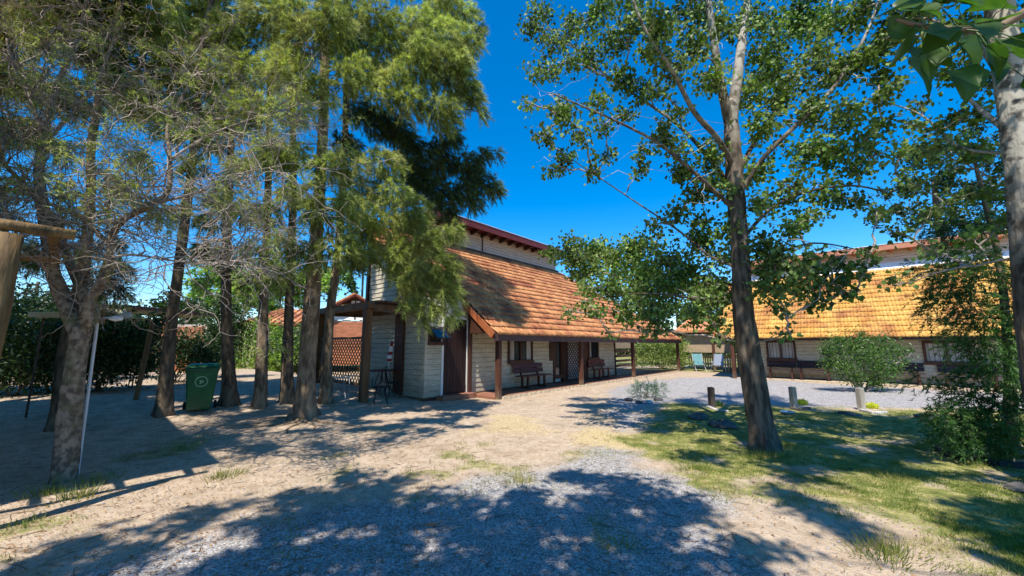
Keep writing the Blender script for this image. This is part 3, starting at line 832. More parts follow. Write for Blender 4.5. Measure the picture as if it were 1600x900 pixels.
MB().box(XE - .10, XE + .05, 4.63, 4.75, .2, 5.6).build('end_post', 'brown_wood', hb)
# right end wall and back
mb = MB(); mb.box(XWR - .12, XWR, YW + .13, 8.2, -.1, 3.0); mb.box(1.62, XWR - .13, 8.1, 8.2, -.1, 5.0); mb.box(1.5, 1.61, 4.63, 8.2, -.1, 5.2); mb.build('rear_walls', 'siding', hb)
# porch floor + rough stones along the edge
MB().box(-.05, 16.3, .12, YW - .046, -.1, .085).build('porch_floor', 'floor_tile', hb, bevel=.01)
MB().box(XWR + .05, 16.3, YW - .045, 4.9, -.1, .082).build('carport_floor', 'edge_stone', hb)
rg = np.random.default_rng(3)
x = .15
stone_meshes = []
for k in range(5):
    m = MB(); m.hexa([(0, 0, 0), (.24, .01, 0), (.25, .15, 0), (.01, .16, 0), (.02, .02, .10 + .02 * rg.random()), (.23, .03, .09 + .02 * rg.random()), (.22, .13, .10), (.03, .14, .09)])
    me = bpy.data.meshes.new('edge_stone'); me.from_pydata([tuple(q) for q in m.v], [], m.f); me.materials.append(MATS['edge_stone']); stone_meshes.append(me)
while x < 16.2:
    o = link('edge_stone', stone_meshes[rg.integers(5)], hb, (x, -.04 + rg.normal() * .01, -.02), (0, 0, rg.normal() * .05)); x += .255
# posts
for x_ in (.06, 4.85, 9.75, 16.35):
    MB().box(x_ - .075, x_ + .075, .02, .17, -.05, Z0 - .17).build('porch_post', 'post_wood', hb, bevel=.012)
MB().box(-.17, -.05, YW - .16, YW - .065, 0, 2.75).build('wall_post', 'brown_wood', hb, bevel=.01)
MB().box(XWR - .01, XWR + .09, YW - .06, YW + .06, 0, 2.9).build('corner_post', 'brown_wood', hb)
# eave beam, fascia, barge board, bracket
MB().box(-.30, 16.5, -.10, -.055, Z0 - .26, Z0 + .0).build('eave_fascia', 'dark_fascia', hb)
MB().box(-.25, 16.45, .03, .15, Z0 - .17, Z0 - .03).build('eave_beam', 'brown_wood', hb)
bg_ = MB(); bg_.beam((-.36, -.08, Z0 - .10), (-.36, YW + .3, roof_z(YW + .3) - .06), .045, .20); bg_.build('barge_board', 'rust_wood', hb)
bg_ = MB(); bg_.beam((-.335, -.10, Z0 - .10), (-.335, YW + .3, roof_z(YW + .3) - .10), .006, .15); bg_.build('barge_lining', 'dark_fascia', hb)
b = MB(); b.hexa([(-.32, .45, 1.98), (-.10, .45, 1.98), (-.10, .98, 1.98), (-.32, .98, 1.98), (-.32, .34, 2.16), (-.10, .34, 2.16), (-.10, .98, 2.50), (-.32, .98, 2.50)]); b.build('verge_bracket', 'brown_wood', hb)
# roof deck under the tiles
def rxR(y): return 16.5 - (16.5 - 10.4) * max(0, y) / YC
dk = MB()
def slab(x0a, x1a, ya, x0b, x1b, yb, t=.05, off=-.03):
    za, zb = roof_z(ya) + off, roof_z(yb) + off
    dk.hexa([(x0a, ya, za - t), (x1a, ya, za - t), (x1b, yb, zb - t), (x0b, yb, zb - t), (x0a, ya, za), (x1a, ya, za), (x1b, yb, zb), (x0b, yb, zb)])
slab(-.33, 16.45, -.07, -.33, rxR(YW + .1), YW + .1)
slab(XE - .4, rxR(YW + .1), YW + .10, XE - .4, rxR(YC), YC)
dk.build('roof_deck', 'brown_wood', hb)
tiled_roof(hb, lambda y: -.36 if y < YW + .12 else XE - .42, lambda y: rxR(y) , -.13, YC + .02, Z0 - .09, SL, single=300, single_from=(-.3, -1.5), seedv=1)
# hip return on the far right
hp = MB(); hp.hexa([(16.45, -.05, Z0 - .05), (16.5, -.05, Z0 - .05), (16.5, 8, Z0 - .05), (16.45, 8, Z0 - .05), (10.4, YC, roof_z(YC) - .06), (10.42, YC, roof_z(YC) - .03), (10.42, YC + .05, roof_z(YC) - .03), (10.4, YC + .05, roof_z(YC) - .06)])
hp.build('hip_slope', 'tile', hb)
# clerestory
zc = roof_z(YC); zct = zc + .98
mb = MB(); boards(mb, lambda a, z, o: (a, YC - o, z), zc - .05, zct, lambda z: [(.9, 10.3)], pitch=.145); mb.build('clerestory_siding', 'siding_bounce', hb, kind='stuff')
MB().box(.9, 10.3, YC + .002, YC + .1, zc - .6, zct).build('clerestory_core', 'gap_shade', hb)
MB().box(4.05, 4.12, YC - .05, YC - .001, zc, zct).build('clerestory_strip', 'brown_wood', hb)
MB().box(XE - .3, 10.5, YC - .10, YC - .032, zc + .01, zc + .09).build('flashing', 'brown_wood', hb)
def up_z(y): return zc + .80 - (y - YC) * .17 
ur = MB(); XUL = .45; y0, y1 = YC - .72, 9.0
ur.hexa([(XUL, y0, up_z(y0) + .16), (9.9, y0, up_z(y0) + .16), (9.9, y1, up_z(y1) + .16), (XUL, y1, up_z(y1) + .16), (XUL, y0, up_z(y0) + .22), (9.9, y0, up_z(y0) + .22), (9.9, y1, up_z(y1) + .22), (XUL, y1, up_z(y1) + .22)])
ur.build('upper_roof', 'red_fascia', hb)
MB().box(XUL - .02, 9.92, y0 - .04, y0 - .002, up_z(y0) - .06, up_z(y0) + .24).build('upper_fascia', 'red_fascia', hb)
MB().box(XUL - .02, 9.92, y0 - .06, y0 + .12, up_z(y0) + .243, up_z(y0) + .262).build('ridge_flashing', 'white_trim', hb)
x = XUL + .2
while x < 9.8:
    r = MB(); r.hexa([(x, y0, up_z(y0) - .03), (x + .11, y0, up_z(y0) - .03), (x + .11, YC - .033, up_z(YC) - .03), (x, YC - .033, up_z(YC) - .03), (x, y0, up_z(y0) + .155), (x + .11, y0, up_z(y0) + .155), (x + .11, YC - .033, up_z(YC) + .155), (x, YC - .033, up_z(YC) + .155)])
    r.build('rafter', 'brown_wood', hb); x += .66
# house number beside the door, shaped as a curled iron bracket with dot
numeral = thing('house_number', 'small dark curled iron house number fixed to the siding right of the cabin door', 'house number', (*W(.17, YW - .04), 2.04), RZ_U)
MB().tube([(-.03, 0, .07), (.04, -.02, .07), (-.03, -.02, .065), (-.035, -.02, .02), (.02, -.03, .02), (.04, -.03, -.02), (.0, -.03, -.055), (-.035, -.02, -.04)], .010, 6).build('bracket', 'black_metal', numeral)
MB().lathe([(0, -.10), (.018, -.095), (.02, -.06), (0, -.055)], 8, (.055, -.03)).build('numeral_dot', 'black_metal', numeral)

bench('garden_bench', 'dark plum slatted bench under the first porch window of the middle cabin', (*W(2.85, 1.12), .085), RZ_U, 1.75, 'bench_purple', 2, 'slatted benches against the cabin fronts')
bench('garden_bench', 'reddish slatted bench under the far small porch window of the middle cabin', (*W(8.05, 1.12), .085), RZ_U, 1.55, 'bench_red', 2, 'slatted benches against the cabin fronts')

# slatted timber rails and canvas under the open end of the porch
fn = thing('rail_fence', 'dark four-board rail fence seen through the open end of the middle cabin porch', 'fence', (*W(0, 0), 0), RZ_U)
for z in (.10, .44, .78, 1.12):
    MB().box(16.6, 20.5, 4.5, 4.54, z, z + .17).build('rail', 'brown_wood', fn)
for x_ in (16.6, 20.5): MB().box(x_ - .06, x_ + .06, 4.545, 4.64, 0, 1.5).build('fence_post', 'brown_wood', fn)
cv = thing('canvas_blind', 'plain beige canvas blind hanging above the rail fence', 'blind', (*W(0, 0), 0), RZ_U)
MB().box(16.7, 20.4, 4.60, 4.615, 1.40, 2.6).build('cloth', 'canvas', cv)
MB().tube([(16.6, 4.6, 2.62), (20.5, 4.6, 2.62)], .03, 8).build('top_rail', 'brown_wood', cv)

# ------------------------------------------------------------------ HOUSE-SIDE PERGOLA
XP, YP = -3.2, 2.05
pg = thing('pergola', 'dark slatted timber pergola built against the end wall of the middle cabin', 'pergola', (*W(0, 0), 0), RZ_U)
gzp = lambda u, v: float(gz(*W(u, v))[0])
for (a, b_) in ((XP, YP), (XP, 5.1)):
    MB().box(a - .10, a + .10, b_ - .10, b_ + .10, gzp(a, b_) - .1, 2.62).build('pergola_post', 'pergola_wood', pg, bevel=.015)
MB().box(XP - .12, XP + .06, YP - .25, 5.5, 2.62, 2.80).build('pergola_beam', 'pergola_wood', pg, bevel=.01)
MB().box(XP + .062, -.16, YP - .14, YP + .04, 2.56, 2.76).build('pergola_beam', 'pergola_wood', pg, bevel=.01)
MB().box(XP + .062, XE + .2, 5.15, 5.25, 2.60, 2.78).build('pergola_beam', 'pergola_wood', pg)
MB().box(XE - .17, XE - .11, YP + .05, 5.14, 2.60, 2.78).build('pergola_beam', 'pergola_wood', pg)
x = XP + .14
while x < XE - .2:
    MB().box(x, x + .035, YP - .28, 5.6, 2.805, 2.86).build('slat', 'pergola_wood', pg); x += .072
for y in (2.8, 3.6, 4.4):
    MB().box(XP + .07, XE - .18, y, y + .06, 2.66, 2.80).build('joist', 'pergola_wood', pg)
def rz90(mb):   # turn a mesh drawn in the xz plane so that it lies in the yz plane
    mb.v = [(-y, x, z) for x, y, z in mb.v]; return mb
l1 = lattice(YP + .14, 4.98, .58, 1.78, 0, t=.032, pitch=.115, d=.012)
l1.v = [(XP + y, x, z) for x, y, z in l1.v]; l1.build('lattice_panel', 'lattice_wood', pg)
f_ = MB(); f_.box(XP - .03, XP + .03, YP + .10, 5.0, 1.78, 1.85); f_.box(XP - .03, XP + .03, YP + .10, 5.0, .50, .57); f_.build('lattice_frame', 'pergola_wood', pg)

# table and chairs beneath it
def chair(name, label, loc, rz, group=None):
    c = thing(name, label, 'chair', loc, rz, group)
    MB().lathe([(0, .43), (.20, .43), (.205, .445), (.20, .46), (0, .46)], 14).build('seat', 'black_metal', c)
    for a in (45, 135, 225, 315):
        q = R(a); MB().tube([(.14 * math.cos(q), .14 * math.sin(q), .43), (.20 * math.cos(q), .20 * math.sin(q), .2), (.25 * math.cos(q), .25 * math.sin(q), 0)], .011, 6).build('leg', 'black_metal', c)
    m = MB(); pts = [(.19 * math.cos(R(t)), .19 * math.sin(R(t)) + .02, .46 + .46 * math.sin(R((t - 20) / 140 * 180))) for t in range(20, 161, 10)]
    m.tube(pts, .011, 6)
    for s in (1, -1): m.tube([(s * .13, .17, .47), (-s * .09, .20, .80)], .008, 5)
    m.tube([(-.06, .2, .66), (0, .205, .72), (.06, .2, .66), (0, .2, .6), (-.06, .2, .66)], .007, 5)
    m.build('backrest', 'black_metal', c)
    for s in (1, -1): MB().tube([(s * .17, .10, .68), (s * .23, -.03, .66), (s * .2, -.14, .46)], .009, 5).build('armrest', 'black_metal', c)
    return c
tx, ty, tz = ground(597, 616)
tb = thing('garden_table', 'round dark bistro table under the slatted pergola', 'table', (tx, ty, tz))
MB().lathe([(0, .70), (.42, .70), (.43, .715), (.42, .73), (0, .73)], 24).build('table_top', 'table_brown', tb)
for a in (30, 150, 270):
    q = R(a); MB().tube([(.05 * math.cos(q), .05 * math.sin(q), .70), (.10 * math.cos(q), .10 * math.sin(q), .35), (.34 * math.cos(q), .34 * math.sin(q), 0)], .014, 6).build('leg', 'black_metal', tb)
for (px, py, rz, lb) in ((594, 631, 205, 'black iron chair nearest the drive at the bistro table'), (612, 622, 130, 'black iron chair between the bistro table and the cabin wall')):
    x, y, z = ground(px, py); chair('iron_chair', lb, (x, y, z), R(rz), 'black iron chairs at the bistro table')
um = thing('closed_parasol', 'closed red and white parasol standing through the bistro table', 'parasol', (tx + .12, ty + .05, tz))
MB().tube([(0, 0, 0), (0.02, 0, .9), (.10, 0, 1.62)], .014, 8).build('pole', 'white_plastic', um)
m = MB(); m.lathe([(.02, 1.60), (.045, 1.50), (.06, 1.25), (.075, 1.02), (.06, .98)], 9); m.v = [(x + (z - .9) * .11 + .02, y, z) for x, y, z in m.v]; m.build('canopy', 'red_fabric', um)
m = MB(); m.lathe([(.047, 1.44), (.062, 1.30), (.064, 1.27)], 9); m.lathe([(.068, 1.17), (.074, 1.08), (.075, 1.06)], 9); m.v = [(x * 1.05 + (z - .9) * .11 + .02, y * 1.05, z) for x, y, z in m.v]; m.build('stripe', 'white_plastic', um)
# folded metal trestle chairs behind the lattice
for i, (px, py, lb) in enumerate(((532, 627, 'silver folding trestle left of the lattice panel foot'), (548, 622, 'silver folding trestle close to the pergola corner post'))):
    x, y, z = ground(px, py); t_ = thing('folding_trestle', lb, 'trestle', (x, y, z), R(25 + i * 15), 'silver folding trestles behind the lattice')
    for s in (-.2, .2):
        MB().tube([(s, -.22, 0), (s, .16, .62)], .012, 5).build('leg', 'grey_metal', t_)
        MB().tube([(s, .22, 0), (s, -.16, .62)], .012, 5).build('leg', 'grey_metal', t_)
    MB().tube([(-.2, .16, .62), (.2, .16, .62)], .012, 5).build('crossbar', 'grey_metal', t_)
    MB().tube([(-.2, -.16, .62), (.2, -.16, .62)], .012, 5).build('crossbar', 'grey_metal', t_)

# ------------------------------------------------------------------ RIGHT CABIN (faces the lawn)
RX, RY = W(13.0, -2.85)
RZ_V = -A                 # local x = -v (to the right), local y = +u
hr = thing('cabin', 'wide right hand cabin with a sunlit orange tiled roof above a long row of benches', 'house', (RX, RY, 0), RZ_V)
YW2 = 1.0; YC2 = 4.15; XL2 = 1.2; XR2 = 10.6; Z2 = 2.0; SL2 = .80; XE2 = 11.0
w2 = [(2.05, 3.22, .92, 1.84), (7.35, 8.62, .90, 1.78)]
def r2(y): return Z2 + SL2 * y
mb = MB(); boards(mb, lambda a, z, o: (a, YW2 - o, z), .10, r2(YW2) - .1, lambda z: cut(XL2, XR2, [(a, b) for a, b, c, d in w2 if c <= z <= d])); mb.build('front_siding', 'siding', hr, kind='stuff')
mb = MB(); solid_wall(mb, XL2, XR2, -.1, r2(YW2) - .1, YW2 + .002, YW2 + .12, w2)
mb.box(XL2, XL2 + .12, YW2 + .13, 7.5, -.1, 2.6); mb.box(XR2 - .12, XR2, YW2 + .13, 7.5, -.1, 2.6); mb.box(XL2 + .13, XR2 - .13, 7.4, 7.5, -.1, 4.4)
mb.build('wall_core', 'gap_shade', hr)
for h in w2: window(hr, h[0], h[1], h[2], h[3], YW2 - .02, bars=8, curtain=True, mull=1)
MB().box(XL2 - .02, XR2 + .02, YW2 - .05, YW2 - .001, -.05, .10).build('skirting', 'brown_wood', hr)
MB().box(XL2 - .05, XL2 + .03, YW2 - .06, YW2 + .02, .1, 2.7).build('corner_board', 'brown_wood', hr)
MB().box(-.05, XE2, -.10, -.055, Z2 - .16, Z2 + .0).build('eave_fascia', 'brown_wood', hr)
MB().box(.0, XE2 - .05, .03, .15, Z2 - .17, Z2 - .03).build('eave_beam', 'brown_wood', hr)
for x_ in (.75, XE2 - .1):
    MB().box(x_ - .08, x_ + .08, .0, .16, -.05, Z2 - .17).build('porch_post', 'post_wood', hr, bevel=.012)
dk = MB()
dk.hexa([(.0, -.07, r2(-.07) - .08), (XE2, -.07, r2(-.07) - .08), (XE2, YC2, r2(YC2) - .08), (.0, YC2, r2(YC2) - .08), (.0, -.07, r2(-.07) - .03), (XE2, -.07, r2(-.07) - .03), (XE2, YC2, r2(YC2) - .03), (.0, YC2, r2(YC2) - .03)]); dk.build('roof_deck', 'brown_wood', hr)
MB().beam((XE2 + .03, -.08, Z2 - .06), (XE2 + .03, YC2, r2(YC2) - .03), .05, .2).build('barge_board', 'rust_wood', hr)
MB().beam((-.03, -.08, Z2 - .06), (-.03, YC2, r2(YC2) - .03), .05, .2).build('barge_board', 'rust_wood', hr)
tiled_roof(hr, lambda y: -.05, lambda y: XE2 + .05, -.13, YC2 + .02, Z2 - .09, SL2, material='tile_old', seedv=2)
zc = r2(YC2)
m = MB(); ya, yb = YC2 - .22, YC2 - .0; m.hexa([(.6, ya, r2(ya) + .02), (XE2 - .1, ya, r2(ya) + .02), (XE2 - .1, yb, zc + .02), (.6, yb, zc + .02), (.6, ya, r2(ya) + .06), (XE2 - .1, ya, r2(ya) + .06), (XE2 - .1, yb, zc + .26), (.6, yb, zc + .26)]); m.build('white_flashing', 'white_trim', hr)
mb = MB(); boards(mb, lambda a, z, o: (a, YC2 - o + .03, z), zc + .26, zc + .95, lambda z: [(.6, XE2 - .3)], pitch=.14); mb.build('clerestory_siding', 'siding_bounce', hr, kind='stuff')
MB().box(.6, XE2 - .3, YC2 + .032, YC2 + .12, zc - .5, zc + .95).build('clerestory_core', 'gap_shade', hr)
def up2(y): return zc + .74 - (y - YC2) * .17
y0, y1 = YC2 - .52, 8.2
ur = MB(); ur.hexa([(.3, y0, up2(y0) + .16), (XE2 - .1, y0, up2(y0) + .16), (XE2 - .1, y1, up2(y1) + .16), (.3, y1, up2(y1) + .16), (.3, y0, up2(y0) + .22), (XE2 - .1, y0, up2(y0) + .22), (XE2 - .1, y1, up2(y1) + .22), (.3, y1, up2(y1) + .22)])
ur.build('upper_roof', 'rust_wood', hr)
MB().box(.28, XE2 - .08, y0 - .04, y0 - .002, up2(y0) - .02, up2(y0) + .24).build('upper_fascia', 'salmon_fascia', hr)
MB().box(.28, XE2 - .08, y0 - .06, y0 + .12, up2(y0) + .243, up2(y0) + .262).build('ridge_flashing', 'white_trim', hr)
x = .45
while x < XE2 - .3:
    r = MB(); r.hexa([(x, y0, up2(y0) - .0), (x + .10, y0, up2(y0) - .0), (x + .10, YC2 - .003, up2(YC2) - .0), (x, YC2 - .003, up2(YC2) - .0), (x, y0, up2(y0) + .155), (x + .10, y0, up2(y0) + .155), (x + .10, YC2 - .003, up2(YC2) + .155), (x, YC2 - .003, up2(YC2) + .155)])
    r.build('rafter', 'rust_wood', hr); x += .66
def rh(x, y): 
    c, s = math.cos(RZ_V), math.sin(RZ_V); return RX + x * c - y * s, RY + x * s + y * c
for (xc, L, lb) in ((2.60, 1.15, 'dark bench under the left window of the right hand cabin'), (3.85, 1.30, 'dark bench between the left window and the round shrub'), (6.55, 1.5, 'dark bench just right of the round shrub'), (8.45, 1.6, 'dark bench under the right window behind the dark conifer')):
    bb = bench('garden_bench', lb, (*rh(xc, .86), .06), RZ_V, L, 'bench_dark', 2, 'slatted benches against the cabin fronts', legs=(.12, .86))
    for q in (.12, .86):
        xx = -L / 2 + L * q; MB().box(xx - .09, xx + .09, -.45, -.25, -.08, .0).build('foot_block', 'edge_stone', bb, bevel=.01)
MB().box(XL2 - .3, XR2, .15, YW2 - .05, -.1, .06).build('porch_floor', 'edge_stone', hr)

# ------------------------------------------------------------------ COVERED BARBECUE CORNER between the cabins
bq = thing('barbecue_shelter', 'timber barbecue shelter with tiled roof and beige blinds between the two cabins', 'shelter', (*W(0, 0), 0), RZ_U)
def L2(px, py, u=None, v=None):
    """local u / height on the plane v (or local v / height on the plane u)"""
    x, y, z = _ray(px, py)
    n = V if v is not None else U; c = v if v is not None else u
    t = (c + OX * n[0] + OY * n[1]) / (x * n[0] + y * n[1])
    X, Y = x * t, y * t
    a, b = uv_of(X, Y)
    return (a if v is not None else b), EYE + z * t
for (u_, v_) in ((19.0, -1.3), (19.0, -2.45), (19.0, .7), (16.6, -3.5)):
    MB().box(u_ - .07, u_ + .07, v_ - .07, v_ + .07, -.05, 2.35).build('shelter_post', 'post_wood', bq, bevel=.01)
MB().box(18.9, 19.1, -4.6, .8, 2.36, 2.55).build('shelter_beam', 'brown_wood', bq)
rt = MB(); rt.hexa([(18.6, -4.8, 2.46), (22.5, -4.8, 3.6), (22.5, 1.0, 3.6), (18.6, 1.0, 2.46), (18.6, -4.8, 2.60), (22.5, -4.8, 3.74), (22.5, 1.0, 3.74), (18.6, 1.0, 2.60)]); rt.build('shelter_roof', 'tile', bq)
for (a, b_) in ((-1.22, .62), (-2.38, -1.38)):
    MB().box(19.02, 19.035, a, b_, 1.15, 2.34).build('blind', 'canvas', bq)
pk = thing('picket_fence', 'low pale picket fence under the beige blinds of the barbecue shelter', 'fence', (*W(0, 0), 0), RZ_U)
for k in range(22):
    v_ = .6 - k * .15
    MB().box(20.2, 20.225, v_ - .045, v_ + .045, .02, .98 + .04 * (k % 2)).build('picket', 'siding', pk)
MB().box(20.23, 20.26, -2.7, .65, .75, .83).build('picket_rail', 'siding', pk)
gr = thing('brick_barbecue', 'black-mouthed masonry barbecue with a white hood behind the poplar trunk', 'barbecue', (*W(20.0, -4.0), 0), RZ_U)
MB().box(0, .8, -1.1, 1.2, 0, .75).build('base', 'door_wood', gr)
m = MB(); m.box(.10, .8, -1.1, -.98, .75, 1.75); m.box(.10, .8, 1.08, 1.2, .75, 1.75); m.box(.7, .8, -.98, 1.08, .75, 1.75); m.build('firebox', 'rubber', gr)
MB().box(-.05, .8, -1.15, 1.25, 1.755, 2.15).build('hood', 'white_trim', gr, bevel=.03)
MB().box(-.15, .09, -1.1, 1.2, .752, .80).build('shelf', 'brown_wood', gr)
MB().box(.3, .7, -.2, .25, 2.16, 3.9).build('chimney', 'brick', gr)
x, y, z = W(17.6, -3.1) + (0,)
dt = thing('long_table', 'long grey table standing in front of the barbecue', 'table', (x, y, 0), RZ_U + R(85))
MB().box(-.95, .95, -.38, .38, .72, .76).build('table_top', 'grey_metal', dt, bevel=.006)
for sx in (-.8, .8):
    for sy in (-.3, .3): MB().box(sx - .025, sx + .025, sy - .025, sy + .025, 0, .72).build('leg', 'teal_paint' if sx < 0 else 'grey_metal', dt)
for i, (uu, vv, a, lb) in enumerate(((17.1, -2.35, 60, 'grey steel stool left of the long grey table'), (17.0, -3.5, 80, 'dark stool in front of the long grey table'))):
    st = thing('stool', lb, 'stool', (*W(uu, vv), 0), RZ_U + R(a), 'stools at the long table')
    MB().lathe([(0, .44), (.16, .44), (.16, .47), (0, .47)], 12).build('seat', 'grey_metal' if i == 0 else 'black_metal', st)
    for q in range(4): MB().tube([(.1 * math.cos(R(45 + 90 * q)), .1 * math.sin(R(45 + 90 * q)), .44), (.19 * math.cos(R(45 + 90 * q)), .19 * math.sin(R(45 + 90 * q)), 0)], .013, 5).build('leg', 'grey_metal' if i == 0 else 'black_metal', st)
# folding lounge chairs
def lounge(label, loc, rz, material):
    c = thing('lounge_chair', label, 'chair', loc, rz, 'reclining chairs beside the porch post')
    m = MB(); m.hexa([(-.26, -.25, .40), (.26, -.25, .40), (.26, .20, .34), (-.26, .20, .34), (-.26, -.25, .42), (.26, -.25, .42), (.26, .20, .36), (-.26, .20, .36)]); m.build('seat', material, c)
    m = MB(); m.hexa([(-.26, .20, .35), (.26, .20, .35), (.26, .23, .35), (-.26, .23, .35), (-.26, .52, 1.08), (.26, .52, 1.08), (.26, .55, 1.08), (-.26, .55, 1.08)]); m.build('backrest', material, c)
    for s in (-.29, .29):
        MB().tube([(s, -.32, 0), (s, .0, .38), (s, .22, .60)], .014, 5).build('leg', 'grey_metal', c)
        MB().tube([(s, .42, 0), (s, .0, .40), (s, -.26, .41)], .014, 5).build('leg', 'grey_metal', c)
        MB().tube([(s, -.2, .60), (s, .30, .62)], .018, 5).build('armrest', 'grey_metal', c)
        MB().tube([(s, .2, .35), (s, .54, 1.1)], .014, 5).build('back_rail', 'grey_metal', c)
    return c
lounge('teal and silver reclining chair right of the tall porch post', (*W(17.7, -.75), 0), RZ_U + R(-60), 'teal_fabric')
lounge('grey folding chair beside the teal recliner', (*W(17.6, -1.75), 0), RZ_U + R(-95), 'grey_metal')

# ------------------------------------------------------------------ LEFT FOREGROUND SHELTER (logs, roof out of frame)
LS = (-4.40, 3.75)
ls = thing('log_shelter', 'rustic shelter of round peeled logs at the left edge with one log end jutting out', 'shelter', (LS[0], LS[1], 0), RZ_U)
def log(name, a, b_, r, material='log_wood', n=12):
    rg = np.random.default_rng(int(abs(a[0] * 100 + a[1] * 10 + a[2])) + 1)
    K = 9; a = np.array(a, float); b_ = np.array(b_, float)
    pts = [a + (b_ - a) * i / (K - 1) + (rg.normal(size=3) * .005 if 0 < i < K - 1 else 0) for i in range(K)]
    return MB().tube(pts, [r * (1 + rg.normal() * .015) for _ in pts], n).build(name, material, ls, smooth=True)
log('beam', (-3.5, .0, 2.70), (0.0, .0, 2.70), .052)
log('beam', (-3.5, 1.6, 2.66), (-.12, 1.6, 2.66), .052)
log('roof_post', (-.40, -.02, -.1), (-.40, -.02, 2.62), .088)
log('roof_post', (-3.4, -.02, -.1), (-3.4, -.02, 2.54), .11)
for k in range(5):
    x_ = -.16 - k * .62
    log('rafter', (x_, .055, 2.72), (x_, 2.1, 2.72), .045, n=8)
# neighbouring cabin just outside the frame, its roof edge throws the straight shadow on the left
k_ = 1 / math.tan(SUN_EL); hN = 5.4
nb_ = thing('cabin', 'neighbouring cabin standing outside the left edge, known by its straight roof shadow', 'house', (-4.02 - math.sin(SUN_AZ) * k_ * hN, 5.62 - math.cos(SUN_AZ) * k_ * hN, 0), RZ_U)
MB().box(-6.5, 0, 0, 7.0, hN - .14, hN).build('roof', 'tile', nb_)
MB().box(-6.2, -.5, .5, 6.5, 0, hN - .145).build('wall', 'siding', nb_)

# ------------------------------------------------------------------ GREEN WHEELED BIN
bx, by, bz = ground(312, 629)
bn = thing('wheeled_bin', 'dark green wheeled rubbish bin with a pale ring emblem between two trunks', 'bin', (bx, by, bz - .01), R(36))
def taper(x0, x1, y0, y1, z0, X0, X1, Y0, Y1, z1): return MB().hexa([(x0, y0, z0), (x1, y0, z0), (x1, y1, z0), (x0, y1, z0), (X0, Y0, z1), (X1, Y0, z1), (X1, Y1, z1), (X0, Y1, z1)])
taper(-.21, .21, -.24, .20, .05, -.285, .285, -.34, .30, .94).build('body', 'bin_green', bn, bevel=.03)
MB().box(-.30, .30, -.355, .32, .90, .95).build('rim', 'bin_green', bn, bevel=.015)
taper(-.31, .31, -.38, .34, .955, -.25, .25, -.30, .30, 1.03).build('lid', 'bin_green', bn, bevel=.02)
MB().tube([(-.27, .34, .97), (-.27, .42, .98), (.27, .42, .98), (.27, .34, .97)], .016, 8).build('handle', 'bin_green', bn)
for s in (-1, 1):
    w_ = MB().lathe([(0, -.025), (.09, -.025), (.10, -.01), (.10, .01), (.09, .025), (0, .025)], 18); w_.v = [(z + s * .27, x + .22, y + .10) for x, y, z in w_.v]; w_.build('wheel', 'rubber', bn)
# emblem: ring with a leaf curl, on the sloping front face
def on_front(x, z): return (x, -.24 - .10 * (z - .05) / .89 - .006, z)
m = MB(); cz = .66
for k in range(32):
    a0, a1 = 2 * math.pi * k / 32, 2 * math.pi * (k + 1) / 32
    q = [on_front(r * math.cos(a), cz + r * math.sin(a)) for r, a in ((.095, a0), (.115, a0), (.115, a1), (.095, a1))]
    b0 = len(m.v); m.v += q + [(x, y + .01, z) for x, y, z in q]
    m.f += [(b0, b0 + 1, b0 + 2, b0 + 3), (b0 + 4, b0 + 7, b0 + 6, b0 + 5), (b0, b0 + 4, b0 + 5, b0 + 1), (b0 + 2, b0 + 6, b0 + 7, b0 + 3)]
for (ox, oz, rot, ln, wd) in ((-.012, -.03, 60, .105, .040), (.034, -.012, 110, .075, .026), (-.030, .018, 20, .05, .02)):
    for q_ in range(8):
        t0, t1 = q_ / 8, (q_ + 1) / 8
        w0, w1 = wd * math.sin(math.pi * t0) + .002, wd * math.sin(math.pi * t1) + .002
        ca, sa = math.cos(R(rot)), math.sin(R(rot))
        q = [on_front(ox + ca * ln * (t - .3) - sa * w, cz + oz + sa * ln * (t - .3) + ca * w) for t, w in ((t0, -w0 / 2), (t1, -w1 / 2), (t1, w1 / 2), (t0, w0 / 2))]
        b0 = len(m.v); m.v += q + [(x, y + .01, z) for x, y, z in q]
        m.f += [(b0, b0 + 1, b0 + 2, b0 + 3), (b0 + 4, b0 + 7, b0 + 6, b0 + 5)]
m.build('emblem', 'emblem', bn)

# ------------------------------------------------------------------ POLE WITH BOX, PALE PLANK, BEHIND-LEFT BITS
px0, py0, pz0 = ground(121, 742)
wp = thing('lamp_pole', 'thin white pole leaning beside the bare tree with a square pale wooden box on top', 'pole', (px0, py0, pz0))
top = at(152, 505, py0 + .05) - Vector((px0, py0, pz0))
MB().tube([(0, 0, -.05), tuple(top * .5), tuple(top)], .017, 8).build('pole', 'white_plastic', wp)
MB().box(top.x - .055, top.x + .055, top.y - .03, top.y + .03, top.z - .005, top.z + .19).build('box', 'cream_wood', wp, bevel=.006)
MB().box(top.x + .057, top.x + .072, top.y - .03, top.y + .03, top.z - .005, top.z + .19).build('box_side', 'lattice_wood', wp)
c = at(180, 496, py0 + .05) - Vector((px0, py0, pz0))
m = MB().tube([(top.x + .075, c.y, top.z + .07), (c.x - .02, c.y, top.z + .08)], .014, 6); m.build('arm', 'white_plastic', wp)
m = MB(); m.lathe([(0, 0), (.03, .02), (.05, .09), (.035, .16), (0, .17)], 12); m.v = [(z + c.x - .03, y, x * .8 + top.z + .06) for x, y, z in m.v]; m.build('lamp_head', 'white_plastic', wp)
pp = at(55, 492, 7.4); pq = at(150, 491, 7.4)
pl = thing('garden_shelf', 'long cream plank shelf fixed in the hedge behind the bare tree', 'shelf', (pp.x, pp.y, 0))
MB().box(0, pq.x - pp.x, -.12, .12, pp.z - .05, pp.z + .05).build('plank', 'cream_wood', pl, bevel=.01)
